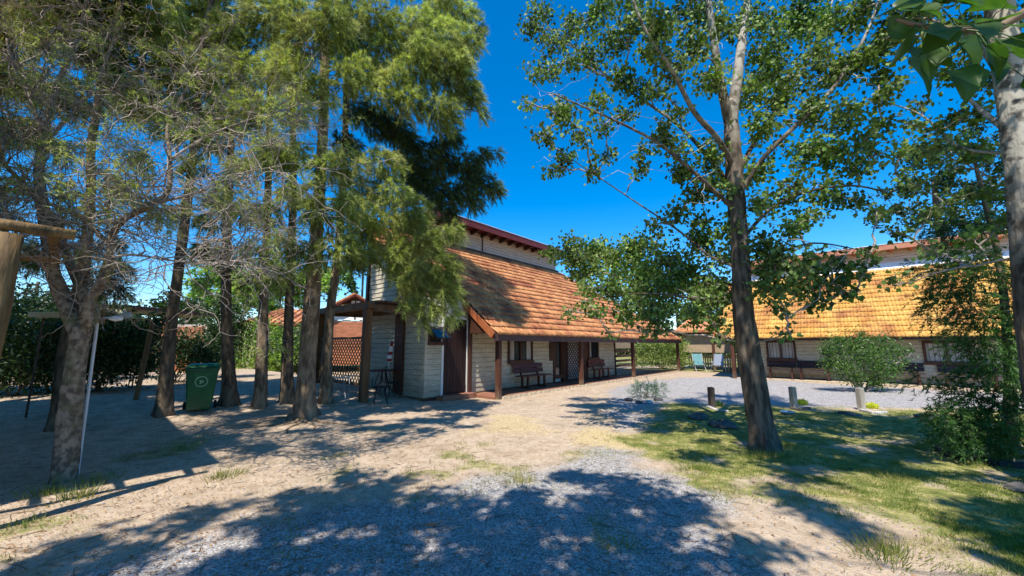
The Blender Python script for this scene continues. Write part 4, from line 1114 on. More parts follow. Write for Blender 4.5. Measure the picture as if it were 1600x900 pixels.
for x_ in (.1, pq.x - pp.x - .1): MB().box(x_ - .012, x_ + .012, .05, .075, 0, pp.z - .052).build('support', 'bark_dark', pl)
for i, (qx, qy) in enumerate(((196, 492), (266, 492))):
    q = at(qx, qy, 8.4)
    s = thing('hanging_bag', ['white crumpled bag caught in the hedge beside the pole box', 'small white crumpled bag caught in the hedge further right'][i], 'bag', (q.x, q.y, q.z))
    rg = np.random.default_rng(i + 60)
    m = MB(); m.lathe([(0, -.09), (.07, -.07), (.10, 0), (.06, .06), (.02, .09), (0, .095)], 9); m.v = [tuple(np.array(v) * (1.6, 1, .9) * (.8 - i * .3) + rg.normal(size=3) * .012) for v in m.v]; m.build('bag', 'white_plastic', s)

# ------------------------------------------------------------------ HOUSES BEHIND
def brick_wall(parent, x0, x1, z0, z1, y, bl=.24, bh=.085, j=.012, limit=None, corner=None):
    """single bricks standing proud of a mortar core"""
    MB().box(x0, x1, y + .012, y + .14, z0, z1).build('mortar_wall', 'mortar', parent)
    me = bpy.data.meshes.new('brick'); b = MB().box(0, bl - j, -.002, .03, 0, bh - j); me.from_pydata(b.v, [], b.f); me.materials.append(MATS['brick'])
    n = 0; r = 0; z = z0
    rg = np.random.default_rng(int(x0 * 10) + 99)
    while z + bh <= z1:
        x = x0 - (bl / 2 if r % 2 else 0)
        while x < x1:
            if x >= x0 - .001 and x + bl <= x1 + .02:
                link('brick', me, parent, (x, y + rg.normal() * .002, z)); n += 1
                if limit and n >= limit: return n
            x += bl
        z += bh; r += 1
    return n
gx, gy = -11.1, 23.5
bh_ = thing('brick_cottage', 'brick cottage with white gable boards and orange tiled roof beyond the pergola', 'house', (gx, gy, .42), R(14))
# gable front from x=0..4.2
z1g = 2.75
brick_wall(bh_, -.4, 2.6, .95, 2.7, -.02, bl=.25, bh=.094)
MB().box(-.4, 2.6, -.02, .1, 0, .95).build('plinth', 'brick', bh_)
MB().box(-5, 4.0, .15, 7, 0, 2.7).build('walls', 'siding', bh_)
gm = MB()
def gr_(z): 
    t = (z - 2.75) / (4.0 - 2.75); return [(-.6 + 2.0 * t, 3.4 - 2.0 * t)] if t < .97 else []
boards(gm, lambda a, z, o: (a, -.02 - o, z), 2.75, 4.0, gr_, pitch=.2); gm.build('gable_siding', 'white_trim', bh_, kind='stuff')
MB().box(1.36, 1.42, -.10, -.045, 2.75, 3.95).build('gable_strip', 'brown_wood', bh_)
for s, (xa, xb) in enumerate(((-1.4, 1.4), (4.2, 1.4))):
    m = MB(); m.beam((xa, -.45, 2.62), (xb, -.45, 4.28), .05, .16); m.build('barge_board', 'red_fascia', bh_)
rfm = MB()
rfm.hexa([(-1.5, -.5, 2.60), (1.4, -.5, 4.30), (1.4, 6, 4.30), (-1.5, 6, 2.60), (-1.5, -.5, 2.68), (1.4, -.5, 4.38), (1.4, 6, 4.38), (-1.5, 6, 2.68)])
rfm.hexa([(1.41, -.5, 4.30), (4.3, -.5, 2.60), (4.3, 6, 2.60), (1.41, 6, 4.30), (1.41, -.5, 4.38), (4.3, -.5, 2.68), (4.3, 6, 2.68), (1.41, 6, 4.38)])
rfm.hexa([(-4.6, -.9, 2.35), (-1.6, -.9, 2.35), (-1.6, 3, 3.5), (-3.6, 3, 3.5), (-4.6, -.9, 2.44), (-1.6, -.9, 2.44), (-1.6, 3, 3.59), (-3.6, 3, 3.59)])
rfm.build('roof', 'tile', bh_)
for k in range(8):
    MB().tube([(-4.4 + k * .38, -.93, 2.47), (-4.4 + k * .38 + max(0, .8 - k * .2), 2.9, 3.60)], .05, 5).build('roof_rib', 'tile', bh_)
for k in range(14):
    MB().tube([(-1.45, -.45 + k * .46, 2.70), (1.36, -.45 + k * .46, 4.36)], .05, 5).build('roof_rib', 'tile', bh_)
for x_ in (-4.4, -2.8, -1.2): MB().box(x_ - .07, x_ + .07, -.7, -.56, 0, 2.34).build('veranda_post', 'pergola_wood', bh_)
MB().box(-.4, -.3, -.3, -.04, .8, 2.7).build('window_shutter', 'table_brown', bh_)
wl = at(287, 540, 17.5); 
bs = thing('brick_outbuilding', 'low brick outbuilding with a timber awning behind the dark hedge', 'house', (wl.x - 3.4, wl.y, .2), R(0))
brick_wall(bs, 2.55, 4.35, .1, 2.35, 0, bl=.25, bh=.094)
MB().box(-1.5, 2.5, .1, .25, 0, 2.6).build('wall', 'brick', bs)
MB().box(-.9, 2.0, -1.4, 4, 2.95, 3.10).build('awning_roof', 'brown_wood', bs)
MB().box(-.9, 2.0, -1.42, -1.36, 2.72, 2.94).build('awning_beam', 'cream_wood', bs)
for x_ in (-.7, .4, 1.75): MB().box(x_ - .08, x_ + .08, -1.34, -1.18, 0, 2.7).build('awning_post', 'cream_wood', bs)
for k in range(5): MB().box(1.0 + k * .16, 1.1 + k * .16, -1.33, -1.30, 1.9, 2.7).build('slat', 'white_trim', bs)
pa = ground(212, 622)
ps = thing('leaning_timber', 'squared timber post standing among the hedge left of the bin', 'post', (pa[0], pa[1], pa[2]), R(20))
tp_ = at(247, 505, pa[1]) - Vector(pa)
MB().beam((0, 0, -.1), tuple(Vector((.12, 0, tp_.z))), .08, .08).build('post', 'log_wood', ps, bevel=.01)

# ------------------------------------------------------------------ BOLLARDS, PLANTERS, STONES
def rock(name, label, px, py, r, material='rock', sc_=(1, 1, .6), cat='rock', group=None, sink=.3):
    x, y, z = ground(px, py)
    rg = np.random.default_rng(int(px * 7 + py)); m = MB()
    prof = [(0, -.9), (.6, -.75), (1.0, -.1), (.85, .45), (.45, .8), (0, .9)]
    m.lathe([(a * r, b * r) for a, b in prof], 9)
    m.v = [tuple(np.array(v) * sc_ * (1 + rg.normal() * .10) + rg.normal(size=3) * r * .07) for v in m.v]
    o = m.build(name, material, smooth=False, loc=(x, y, z + r * sc_[2] * .5)); o.rotation_euler = (0, 0, rg.random() * 6)
    return tag(o, label, cat, group)
def bollard(px, py, h, material, label):
    x, y, z = ground(px, py); b = thing('bollard', label, 'bollard', (x, y, z), R(8), 'short timber bollards along the lawn edge')
    s = .065; MB().box(-s, s, -s, s, -.08, h).build('post', material, b, bevel=.012)
    MB().box(-s * .8, s * .8, -s * .8, s * .8, h + .001, h + .012).build('cap', material, b)
    return b
bollard(1113, 638, .52, 'bollard_dark', 'dark timber bollard nearest the planter bush')
bollard(1241, 637, .52, 'bollard_wood', 'grey timber bollard behind the blue basin')
bollard(1347, 641, .54, 'bollard_wood', 'pale timber bollard in front of the round shrub')
def tuft_plant(name, label, cat, px, py, r, h, n, material, w=.012, group=None, leafy=False):
    x, y, z = ground(px, py); rg = np.random.default_rng(int(px))
    a = rg.random(n) * 6.283; q = np.sqrt(rg.random(n)) * r * .7
    P = np.stack([np.cos(a) * q, np.sin(a) * q, np.zeros(n)], 1)
    if leafy:
        P[:, 2] = rg.random(n) * h * (1 - (q / r) ** 2 * .6); v, f = leaf_geo(P, rg.uniform(.6, 1.2, n) * w, 0, .5, .7, rg)
    else:
        D = unit(np.stack([np.cos(a) * q / r * .9, np.sin(a) * q / r * .9, np.ones(n)], 1) + rg.normal(size=(n, 3)) * .28)
        v, f = needle_geo(P, D, h * rg.uniform(.6, 1.15, n), w, rg)
    me = np_mesh(name, v, f, material); o = link(name, me, None, (x, y, z)); return tag(o, label, cat, group)
tuft_plant('flowering_plant', 'low cushion of yellow-green flowers beside the grey bollard', 'plant', 1253, 632, .20, .14, 700, 'yellow_flower', .035, 'yellow cushions beside the bollards', True)
tuft_plant('flowering_plant', 'low cushion of yellow-green flowers beside the pale bollard', 'plant', 1362, 638, .22, .14, 700, 'yellow_flower', .035, 'yellow cushions beside the bollards', True)
tuft_plant('small_plant', 'small dark green plant at the foot of the dark bollard', 'plant', 1122, 636, .18, .16, 500, 'shrub_leaf', .04, None, True)
def border(name, label, pts, h=.09, w=.10, material='rock'):
    x, y, z = ground(*pts[0]); r = thing(name, label, 'edging', (x, y, z))
    P = [Vector(ground(*p)) - Vector((x, y, z)) for p in pts]
    for i, (a, b) in enumerate(zip(P, P[1:])):
        MB().beam(a + Vector((0, 0, h * .3)), b + Vector((0, 0, h * .3)) , w, h).build('edging_piece', material, r, bevel=.02)
border('bed_edging', 'dark stone border of the flower bed beside the grey bollard', [(1236, 640), (1248, 642), (1264, 640)], material='rock')
border('bed_edging', 'pale stone border of the flower bed beside the pale bollard', [(1345, 643), (1366, 648), (1385, 647)], material='pale_rock')
border('bed_edging', 'stone slab border in front of the dark bollard', [(1106, 638), (1118, 643), (1138, 646)], material='pale_rock')
border('bed_edging', 'black plastic edging strip curving below the dark conifer', [(1462, 704), (1480, 714), (1520, 722), (1560, 730), (1640, 738)], .12, .05, 'edging')
rock('garden_rock', 'dark rock left of the poplar trunk nearest the planter', 1093, 656, .19, sc_=(1.3, 1, .5), group='dark rocks beside the poplar')
rock('garden_rock', 'dark mossy rock closest to the poplar trunk', 1128, 668, .22, sc_=(1.4, 1, .45), group='dark rocks beside the poplar')
rock('garden_rock', 'flat dark stone lying between the blue basin and the pale bollard', 1328, 649, .14, sc_=(1.9, 1, .4))
rock('garden_rock', 'dark rock half hidden at the left foot of the conifer', 1452, 656, .18, sc_=(1.6, 1, .5))
rock('garden_rock', 'grey rock at the right edge below the conifer', 1597, 768, .10, sc_=(1.3, 1, .7))
rock('garden_rock', 'pale round stone at the right end of the edging strip', 1590, 726, .10, 'pale_rock', (1.3, 1, .6))
x, y, z = ground(1231, 650)
bs_ = thing('basin', 'small blue plastic basin lying on the lawn near the grey bollard', 'basin', (x, y, z - .01))
MB().lathe([(.10, 0), (.14, .10), (.155, .105), (.15, .115), (.135, .11), (.09, .02), (0, .02)], 20).build('bowl', 'blue_plastic', bs_, smooth=True)
# planter bush with stones
x, y, z = ground(1013, 622)
def bush(name, label, cat, base, clumps, leafm, lsize, n, hang=.2, stem='twig_brown', group=None, sprayed=False, stems=True, seed=1, kind_part='foliage', aspect=.6, needle_kw=None, stem_r=.018):
    """clumps: list of (x,y,z,r) relative to base"""
    rg = np.random.default_rng(seed)
    r = thing(name, label, cat, base, 0, group)
    Vs = []
    for (cx, cy, cz, cr) in clumps:
        k = int(n * cr * cr)
        if sprayed:
            kw = dict(nl=.14, w=.012, droop=.1, ax=.25, spread=.4); kw.update(needle_kw or {})
            v, f = spray([(cx, cy, cz)], [cr], [max(6, k // 14)], 14, out_from=[(0, 0, cz * .4)], rg=rg, **kw)
        else:
            q = unit(rg.normal(size=(k, 3))) * (rg.random((k, 1)) ** .4) * cr * (1 + .34 * rg.normal(size=(k, 1)))
            v, f = leaf_geo(np.array([cx, cy, cz]) + q, rg.uniform(.6, 1.25, k) * lsize, hang, .3, aspect, rg)
        Vs.append((v, f))
    v, f = join(Vs)
    if v[:, 2].min() < 0: v[:, 2] = np.maximum(v[:, 2], .005)
    link(kind_part, np_mesh(kind_part, v, f, leafm), r, kind='stuff')
    if stems:
        P = []; Rr = []
        for (cx, cy, cz, cr) in clumps:
            P.append(wiggle_path((rg.normal() * .05, rg.normal() * .05, -.03), (cx, cy, cz), 7, .03, .0, rg)); Rr.append(np.linspace(stem_r, stem_r * .3, 7))
            for k in range(4):
                e = np.array([cx, cy, cz]) + unit(rg.normal(size=3)) * cr * .8
                P.append(wiggle_path(P[-1 - k][4], e, 7, .03, 0, rg)); Rr.append(np.linspace(stem_r * .5, stem_r * .15, 7))
        v, f = tubes_batch(np.array(P), np.array(Rr), 5); link('stems', np_mesh('stems', v, f, stem, True), r, kind='stuff')
    return r
rg = np.random.default_rng(21)
bush('planter_bush', 'grey-green lavender and rosemary clump ringed with stones on the drive edge', 'bush', (x, y, z), [(-.25, 0, .25, .26), (.05, .1, .32, .28), (.32, .05, .26, .24), (-.1, -.15, .2, .22)], 'sage_leaf', .05, 9000, sprayed=True, needle_kw=dict(nl=.14, w=.010, ax=.22, droop=-.6), seed=3)
for i, (dx, lb) in enumerate(((-28, 'leftmost border stone of the planter bush'), (-12, 'second border stone of the planter bush'), (4, 'pale border stone under the middle of the planter bush'), (18, 'rightmost border stone of the planter bush'))):
    rock('border_stone', lb, 1010 + dx, 626 + (0 if i in (0, 3) else 4), .10, 'pale_rock' if i == 2 else 'rock', (1.5, 1, .6), 'stone', 'stones round the planter bush')
for i, dx in enumerate((-12, -2, 10)):
    q = at(1013 + dx, 602, y + .1)
    s = thing('solar_light', ['left small black garden light behind the planter bush', 'middle small black garden light behind the planter bush', 'right small black garden light behind the planter bush'][i], 'garden light', (q.x, q.y, float(gz(q.x, q.y)[0])), 0, 'small garden lights behind the planter bush')
    MB().tube([(0, 0, 0), (0, 0, q.z - .03)], .008, 5).build('stake', 'black_metal', s)
    MB().lathe([(0, q.z - .04), (.035, q.z - .03), (.04, q.z), (.03, q.z + .03), (0, q.z + .04)], 8).build('lamp_head', 'rubber', s)

# ------------------------------------------------------------------ TREES
def tree_root(name, label, base, cat='tree', group=None):
    return thing(name, label, cat, base, 0, group)

def clusters_leafy(root, base, skel, blobs, leafm, lsize, dens, twigm, seed, hang=.55, twig_r=.014, sub=9, aspect=.9, attach_pen=True, spreadf=1.0):
    """blobs: world (x,y,z,r). A limb reaches each clump, twigs fan out in it, leaves hang along the twigs."""
    rg = np.random.default_rng(seed); B = np.array(base)
    Pm, Rm, Pt, Rt, LP, LS_, TT = [], [], [], [], [], [], []
    sk = [np.array(s) for s in skel]
    for (x, y, z, r) in sorted(blobs, key=lambda b: np.linalg.norm(np.array(b[:3]) - B)):
        ct = rg.normal() * .15
        c = np.array([x, y, z]); s = nearest_on(sk, c, attach_pen, -.15)
        L = np.linalg.norm(c - s)
        path = wiggle_path(s, c, 7, .022, .04, rg)
        Pm.append(path); Rm.append(np.linspace(twig_r * (1 + L * .25), twig_r * .45, 7))
        sk += [path[3], path[5], path[6]]
        for k in range(sub):
            a = path[rg.integers(3, 7)]; e = c + unit(rg.normal(size=3)) * r * rg.uniform(.55, 1.25) * np.array([1, 1, .8])
            tw = wiggle_path(a, e, 7, .035, .02, rg); Pt.append(tw); Rt.append(np.linspace(twig_r * .42, twig_r * .15, 7))
            n = rg.poisson(dens * r * r / sub * 1.0)
            t = rg.random(n) ** .7 * 5.99; i = t.astype(int); fr_ = (t - i)[:, None]
            pos = tw[i] * (1 - fr_) + tw[i + 1] * fr_ + rg.normal(size=(n, 3)) * (.11 * r + .035) * spreadf
            LP.append(pos); LS_.append(lsize * rg.uniform(.55, 1.2, n)); TT.append(ct + rg.normal() * .12 + rg.normal(size=n) * .34)
    v, f = tubes_batch(np.array(Pm) - B, np.array(Rm), 6); link('branches', np_mesh('branches', v, f, twigm, True), root, kind='stuff')
    v, f = tubes_batch(np.array(Pt) - B, np.array(Rt), 4); link('twigs', np_mesh('twigs', v, f, twigm, True), root, kind='stuff')
    P = np.concatenate(LP) - B; S = np.concatenate(LS_)
    v, f = leaf_geo(P, S, hang, .1, aspect, rg)
    link('crown', set_tone(np_mesh('crown', v, f, leafm), np.repeat(np.concatenate(TT), 4)), root, kind='stuff')

def pb(lst, Y):
    """(px, py, depth shift, radius px) -> world clump"""
    out = []
    for (px, py, dy, r) in lst:
        Yd = Y + dy; p = at(px, py, Yd); out.append((p.x, p.y, p.z, r * Yd / FPX))
    return out
def path_at(lst): return [at(a, b, c) for a, b, c in lst]

# ---- big poplar on the lawn
bx, by, bz = ground(1195, 703)
Yp = by
pop = tree_root('poplar_tree', 'tall poplar on the lawn with a dark furrowed trunk leaning left', (bx, by, bz))
tr, P0 = limb_mesh('trunk', [(bx, by, bz - .12), (bx - .02, by, bz + .25)] + path_at([(1178, 600, Yp), (1163, 500, Yp), (1157, 400, Yp), (1150, 300, Yp), (1144, 220, Yp + .05), (1140, 160, Yp + .1)]), .205, .11, (bx, by, bz), 'bark_poplar', pop, 22, 7, .22, 2, power=.75)
skel = [tuple(p) for p in P0[8:]]
limbs = [
    ([(1142, 190, Yp + .08), (1152, 120, Yp + .2), (1160, 60, Yp + .3), (1168, 0, Yp + .4), (1172, -120, Yp + .5), (1175, -260, Yp + .5)], .12, .05),
    ([(1141, 200, Yp + .08), (1126, 130, Yp - .1), (1115, 60, Yp - .2), (1105, -20, Yp - .3), (1095, -160, Yp - .3)], .10, .045),
    ([(1146, 260, Yp), (1120, 215, Yp - .3), (1085, 175, Yp - .5), (1050, 110, Yp - .8), (1010, 50, Yp - 1.0), (985, -10, Yp - 1.1)], .07, .02),
    ([(1148, 300, Yp), (1110, 250, Yp + .3), (1065, 200, Yp + .6), (1010, 160, Yp + .9), (950, 120, Yp + 1.0), (900, 75, Yp + 1.1), (860, 45, Yp + 1.2)], .06, .014),
    ([(1150, 330, Yp), (1085, 270, Yp - .2), (1030, 225, Yp - .3), (975, 195, Yp - .4), (920, 170, Yp - .4), (860, 145, Yp - .4)], .05, .012),
    ([(1158, 420, Yp), (1110, 400, Yp + .3), (1060, 360, Yp + .5), (1000, 320, Yp + .6), (940, 280, Yp + .7), (880, 240, Yp + .7)], .035, .008),
    ([(1152, 310, Yp), (1190, 250, Yp - .2), (1250, 190, Yp - .4), (1300, 140, Yp - .5), (1350, 60, Yp - .6), (1380, -20, Yp - .6)], .065, .02),
    ([(1150, 280, Yp), (1180, 220, Yp + .3), (1230, 150, Yp + .6), (1280, 60, Yp + .9), (1310, -30, Yp + 1.0)], .06, .02),
    ([(1156, 380, Yp), (1200, 330, Yp - .3), (1260, 300, Yp - .5), (1330, 290, Yp - .6), (1385, 300, Yp - .6)], .045, .012),
    ([(1158, 440, Yp), (1210, 400, Yp - .4), (1270, 380, Yp - .7), (1340, 390, Yp - .9)], .035, .010),
    ([(1160, 450, Yp), (1120, 440, Yp + .6), (1060, 430, Yp + 1.3), (1000, 425, Yp + 2.0), (930, 415, Yp + 2.6)], .04, .012),
    ([(1160, 470, Yp), (1110, 470, Yp + .3), (1040, 460, Yp + .5), (980, 460, Yp + .7), (910, 470, Yp + .8)], .035, .010),
]
for i, (pts, a, b) in enumerate(limbs):
    _, Pq = limb_mesh('limb', path_at(pts), a * (.9 if i < 2 else .72), b * .8, (bx, by, bz), 'bark_poplar', pop, 9, 5, 0, i + 10)
    skel += [tuple(p) for p in Pq[2:]]
PB = [  # left crown
    (830, 40, 1.1, 26), (862, 62, 1.1, 30), (845, 15, 1.2, 22), (905, 40, 1.1, 34), (940, 15, .9, 34), (925, 90, 1.0, 34), (960, 60, .6, 34), (885, 95, .6, 24), (838, 108, .6, 24), (860, 112, .8, 20),
    (990, 25, 0, 40), (1010, 80, -.8, 36), (975, 110, .6, 34), (1040, 40, -.9, 44), (1060, 100, -.7, 36), (1005, 140, .6, 28), (1080, 15, 0, 46), (1085, 70, -.4, 40), (1110, 120, -.3, 34), (1125, 40, .3, 40),
    (875, 180, -.4, 24), (905, 200, -.3, 22), (845, 215, .5, 20), (822, 160, -.3, 16), (935, 160, -.3, 24), (890, 165, .3, 26), (945, 195, .4, 18), (860, 260, .7, 16), (885, 245, .7, 22), (925, 265, .6, 18), (950, 240, .6, 16), (1005, 235, .4, 20), (985, 175, .7, 18), (1050, 230, .2, 30), (1035, 205, 0, 26), (1070, 265, .3, 26), (1110, 240, .1, 36), (1090, 300, .4, 28), (1060, 170, .2, 22), (1030, 140, 0, 22), (1120, 290, .1, 30), (1000, 265, .6, 14), (1055, 270, .6, 18),
    # right crown
    (1180, 30, .4, 44), (1210, 80, .3, 46), (1240, 20, .6, 50), (1290, 40, .3, 50), (1340, 20, -.2, 44), (1260, 100, 0, 44), (1310, 110, -.4, 42), (1350, 90, -.5, 36), (1220, 150, 0, 40), (1270, 170, -.4, 42), (1320, 180, -.5, 36), (1350, 220, -.5, 26), (1200, 200, 0, 36), (1250, 230, -.4, 40), (1300, 240, -.5, 30), (1340, 260, -.6, 26), (1180, 260, 0, 32), (1230, 290, -.4, 36), (1290, 300, -.5, 30), (1190, 320, -.2, 30), (1370, 150, -.6, 26), (1170, 140, .3, 32), (1200, 120, .4, 30),
    (1240, 350, -.5, 26), (1190, 380, -.3, 28), (1220, 410, -.6, 28), (1260, 420, -.7, 24), (1300, 440, -.8, 20), (1330, 420, -.9, 20), (1250, 455, -.7, 16), (1360, 395, -.9, 16), (1210, 460, -.5, 20), (1290, 470, -.8, 12), (1235, 520, -.7, 12), (1340, 455, -.9, 10), (1270, 475, -.7, 12), (1200, 430, -.4, 22), (1310, 400, -.8, 16),
    # low left branch over the near cabin roof
    (890, 390, 2.4, 30), (930, 380, 2.6, 30), (920, 425, 2.4, 32), (960, 400, 2.4, 34), (1000, 380, 1.8, 34), (1000, 430, 1.8, 36), (1045, 400, 1.2, 34), (1050, 450, 1.2, 34), (1090, 380, .7, 32), (1095, 440, .6, 36), (1130, 400, .4, 26), (960, 450, .7, 24), (925, 480, .8, 20), (885, 485, .8, 12), (870, 400, 2.6, 14), (985, 480, .7, 26), (1030, 490, .5, 28), (1075, 490, .4, 26), (1110, 500, .3, 22), (950, 520, .7, 10), (1130, 460, .2, 24), (1060, 335, .5, 24), (1100, 345, .3, 22), (975, 495, .8, 14), (1125, 525, .2, 12), (1010, 520, .5, 12), (1135, 350, .1, 26), (1020, 350, 1, 18),
    (900, 405, 2.4, 26), (860, 395, 2.5, 14), (940, 450, 1.6, 26), (985, 405, 2.0, 30), (1015, 460, 1.0, 30), (1070, 420, .9, 30), (1110, 470, .5, 28), (965, 430, 2.0, 24), (1000, 455, 1.2, 26), (910, 450, 1.6, 16),
    (1215, 395, -.5, 26), (1265, 400, -.6, 20), (1240, 435, -.7, 22), (1290, 420, -.7, 20), (1320, 455, -.9, 14), (1195, 410, -.4, 24), (1190, 450, -.4, 20), (1280, 445, -.8, 16), (1350, 420, -.9, 14), (1225, 480, -.6, 14), (1375, 240, -.5, 20), (1380, 190, -.5, 22), (1385, 110, -.5, 28), (1390, 60, -.5, 30), (1330, 310, -.6, 22), (1370, 330, -.6, 18), (1270, 340, -.5, 22),
    # above the frame
    (1000, -60, 0, 70), (1080, -70, 0, 70), (1160, -60, .3, 60), (1240, -80, .4, 70), (1320, -60, 0, 60), (1140, -180, .4, 70), (1060, -160, 0, 70), (1230, -190, .4, 70),
]
clusters_leafy(pop, (bx, by, bz), skel, pb([b for b in PB if b[2] >= 1.55], Yp), 'poplar_leaf_sunlit', .086, 3000, 'twig_grey', 44, spreadf=1.2)
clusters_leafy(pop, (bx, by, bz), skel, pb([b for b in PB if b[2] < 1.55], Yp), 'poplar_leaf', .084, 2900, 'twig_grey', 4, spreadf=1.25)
# drooping thin dead twigs between crown and roof
rg = np.random.default_rng(88); P = []; Rr = []
for k in range(70):
    s = np.array(skel[rg.integers(30, len(skel))]); 
    e = s + np.array([rg.normal() * .5 - .2, rg.normal() * .4, rg.normal() * .35 - .1]); P.append(wiggle_path(s, e, 7, .05, .0, rg)); Rr.append(np.linspace(.006, .002, 7))
v, f = tubes_batch(np.array(P) - np.array((bx, by, bz)), np.array(Rr), 4); link('dead_twigs', np_mesh('dead_twigs', v, f, 'twig_white', True), pop, kind='stuff')

# ---- pale poplar at the right edge
q0 = at(1640, 660, 4.6); bx2, by2 = q0.x, q0.y; bz2 = 0.0
pr = tree_root('poplar_tree', 'pale barked poplar trunk cut by the right edge of the picture', (bx2, by2, bz2))
_, Pq = limb_mesh('trunk', [(bx2 + .02, by2, -.1), tuple(at(1632, 560, 4.6)), tuple(at(1612, 400, 4.6)), tuple(at(1594, 250, 4.6)), tuple(at(1576, 120, 4.6)), tuple(at(1560, 0, 4.6)), tuple(at(1545, -200, 4.6))], .185, .115, (bx2, by2, bz2), 'bark_poplar_pale', pr, 16, 6, .2, 6)
sk = [tuple(p) for p in Pq[12:]]
for i, (pts, a, b) in enumerate([([(1590, 220, 4.6), (1555, 190, 4.7), (1520, 160, 4.9), (1500, 130, 5.0)], .035, .02), ([(1595, 240, 4.6), (1500, 230, 5.2), (1440, 180, 5.5), (1385, 160, 5.7)], .022, .008), ([(1580, 150, 4.6), (1520, 60, 5.0), (1450, 30, 5.3), (1400, 30, 5.5)], .04, .012)]):
    _, Pq = limb_mesh('limb', path_at(pts), a, b, (bx2, by2, bz2), 'bark_poplar_pale', pr, 8, 4, 0, i + 40); sk += [tuple(p) for p in Pq]
clusters_leafy(pr, (bx2, by2, bz2), sk, pb([(1400, 30, .9, 34), (1440, 20, .8, 36), (1490, 40, .5, 40), (1540, 60, .4, 36), (1580, 30, .3, 40), (1500, 110, .5, 30), (1550, 130, .3, 26), (1440, 160, .9, 16), (1420, 195, .9, 18), (1460, 200, .8, 16), (1400, 130, 1, 16), (1530, 230, .6, 22), (1570, 260, .4, 22), (1580, 350, .3, 18), (1540, 400, .5, 16), (1470, 120, .8, 14), (1590, 90, .2, 30), (1450, 60, .8, 24), (1410, 230, .9, 22), (1450, 230, .8, 24), (1490, 180, .7, 24), (1490, 250, .8, 24), (1430, 290, .9, 20), (1500, 310, .7, 22), (1540, 300, .6, 24), (1460, 330, .8, 20), (1540, 170, .5, 22), (1560, 350, .5, 20), (1400, 360, .9, 16), (1450, 390, .8, 16), (1500, 410, .7, 16), (1400, 270, .9, 16), (1380, 60, .9, 24), (1520, 370, .6, 18), (1400, 430, 1.0, 12), (1390, 445, 1.0, 10), (1500, -60, .4, 60), (1400, -60, .8, 60), (1580, -80, .3, 60)], 4.6), 'poplar_leaf', .078, 3000, 'twig_grey', 14, spreadf=1.2)

# ---- finer leaved tree behind the right cabin end
x, y = at(1500, 560, 17.5).x, 17.5
fb = tree_root('broadleaf_tree', 'small-leaved tree rising behind the right hand cabin roof', (x + 2, y + 1.5, 0))
_, Pq = limb_mesh('trunk', [(x + 2, y + 1.5, -.1), (x + 1.8, y + 1.5, 3), (x + 1.5, y + 1.3, 6.5), (x + 1.6, y + 1.2, 10)], .28, .10, (x + 2, y + 1.5, 0), 'bark_dark', fb, 12, 4, .2, 8)
clusters_leafy(fb, (x + 2, y + 1.5, 0), [tuple(p) for p in Pq[5:]], pb([(1420, 245, 0, 26), (1460, 240, 0, 30), (1500, 230, 0, 34), (1545, 235, 0, 36), (1480, 285, 0, 34), (1530, 290, 0, 36), (1430, 285, 0, 26), (1575, 300, 0, 36), (1400, 330, 0, 22), (1440, 335, 0, 32), (1490, 340, 0, 34), (1540, 350, 0, 34), (1380, 300, 0, 14), (1590, 210, 0, 30), (1560, 180, 0, 26), (1370, 340, 0, 20), (1520, 190, 0, 20), (1600, 370, 0, 34), (1570, 400, 0, 30), (1620, 420, 0, 34)], 18), 'dark_leaf', .15, 800, 'twig_brown', 23, hang=.3)

# ---- shade trees behind the camera, their crowns throw the broad shadow in front
SH = []
def shade_at(gx_, gy_, r, h): k_ = 1 / math.tan(SUN_EL); SH.append((gx_ - math.sin(SUN_AZ) * k_ * h, gy_ - math.cos(SUN_AZ) * k_ * h, h, r))
rg = np.random.default_rng(5)
spoly = [(-5.5, 1.2), (-4.2, 3.0), (-3.5, 3.95), (-2.9, 4.75), (-2.3, 5.2), (-1.6, 5.8), (-1.25, 5.2), (-.75, 4.75), (-.2, 4.55), (.15, 5.0), (.9, 5.55), (1.6, 5.35), (1.95, 4.6), (2.25, 4.0), (2.0, 3.3), (2.0, 1.2)]
gx_, gy_ = np.meshgrid(np.arange(-5.6, 3, .52), np.arange(1.3, 6.4, .52))
gx_ = gx_ + rg.normal(size=gx_.shape) * .08; gy_ = gy_ + rg.normal(size=gy_.shape) * .08
sd = poly_sd(gx_, gy_, spoly)
for a, b_, d in zip(gx_.ravel(), gy_.ravel(), sd.ravel()):
    if d > .22 and not (abs(a + 2.35) < .28 and abs(b_ - 3.9) < .25) and rg.random() > .05: shade_at(a, b_, .46 if d > .4 else .34, rg.uniform(6.2, 8.4) if b_ > 3 else rg.uniform(6, 9))
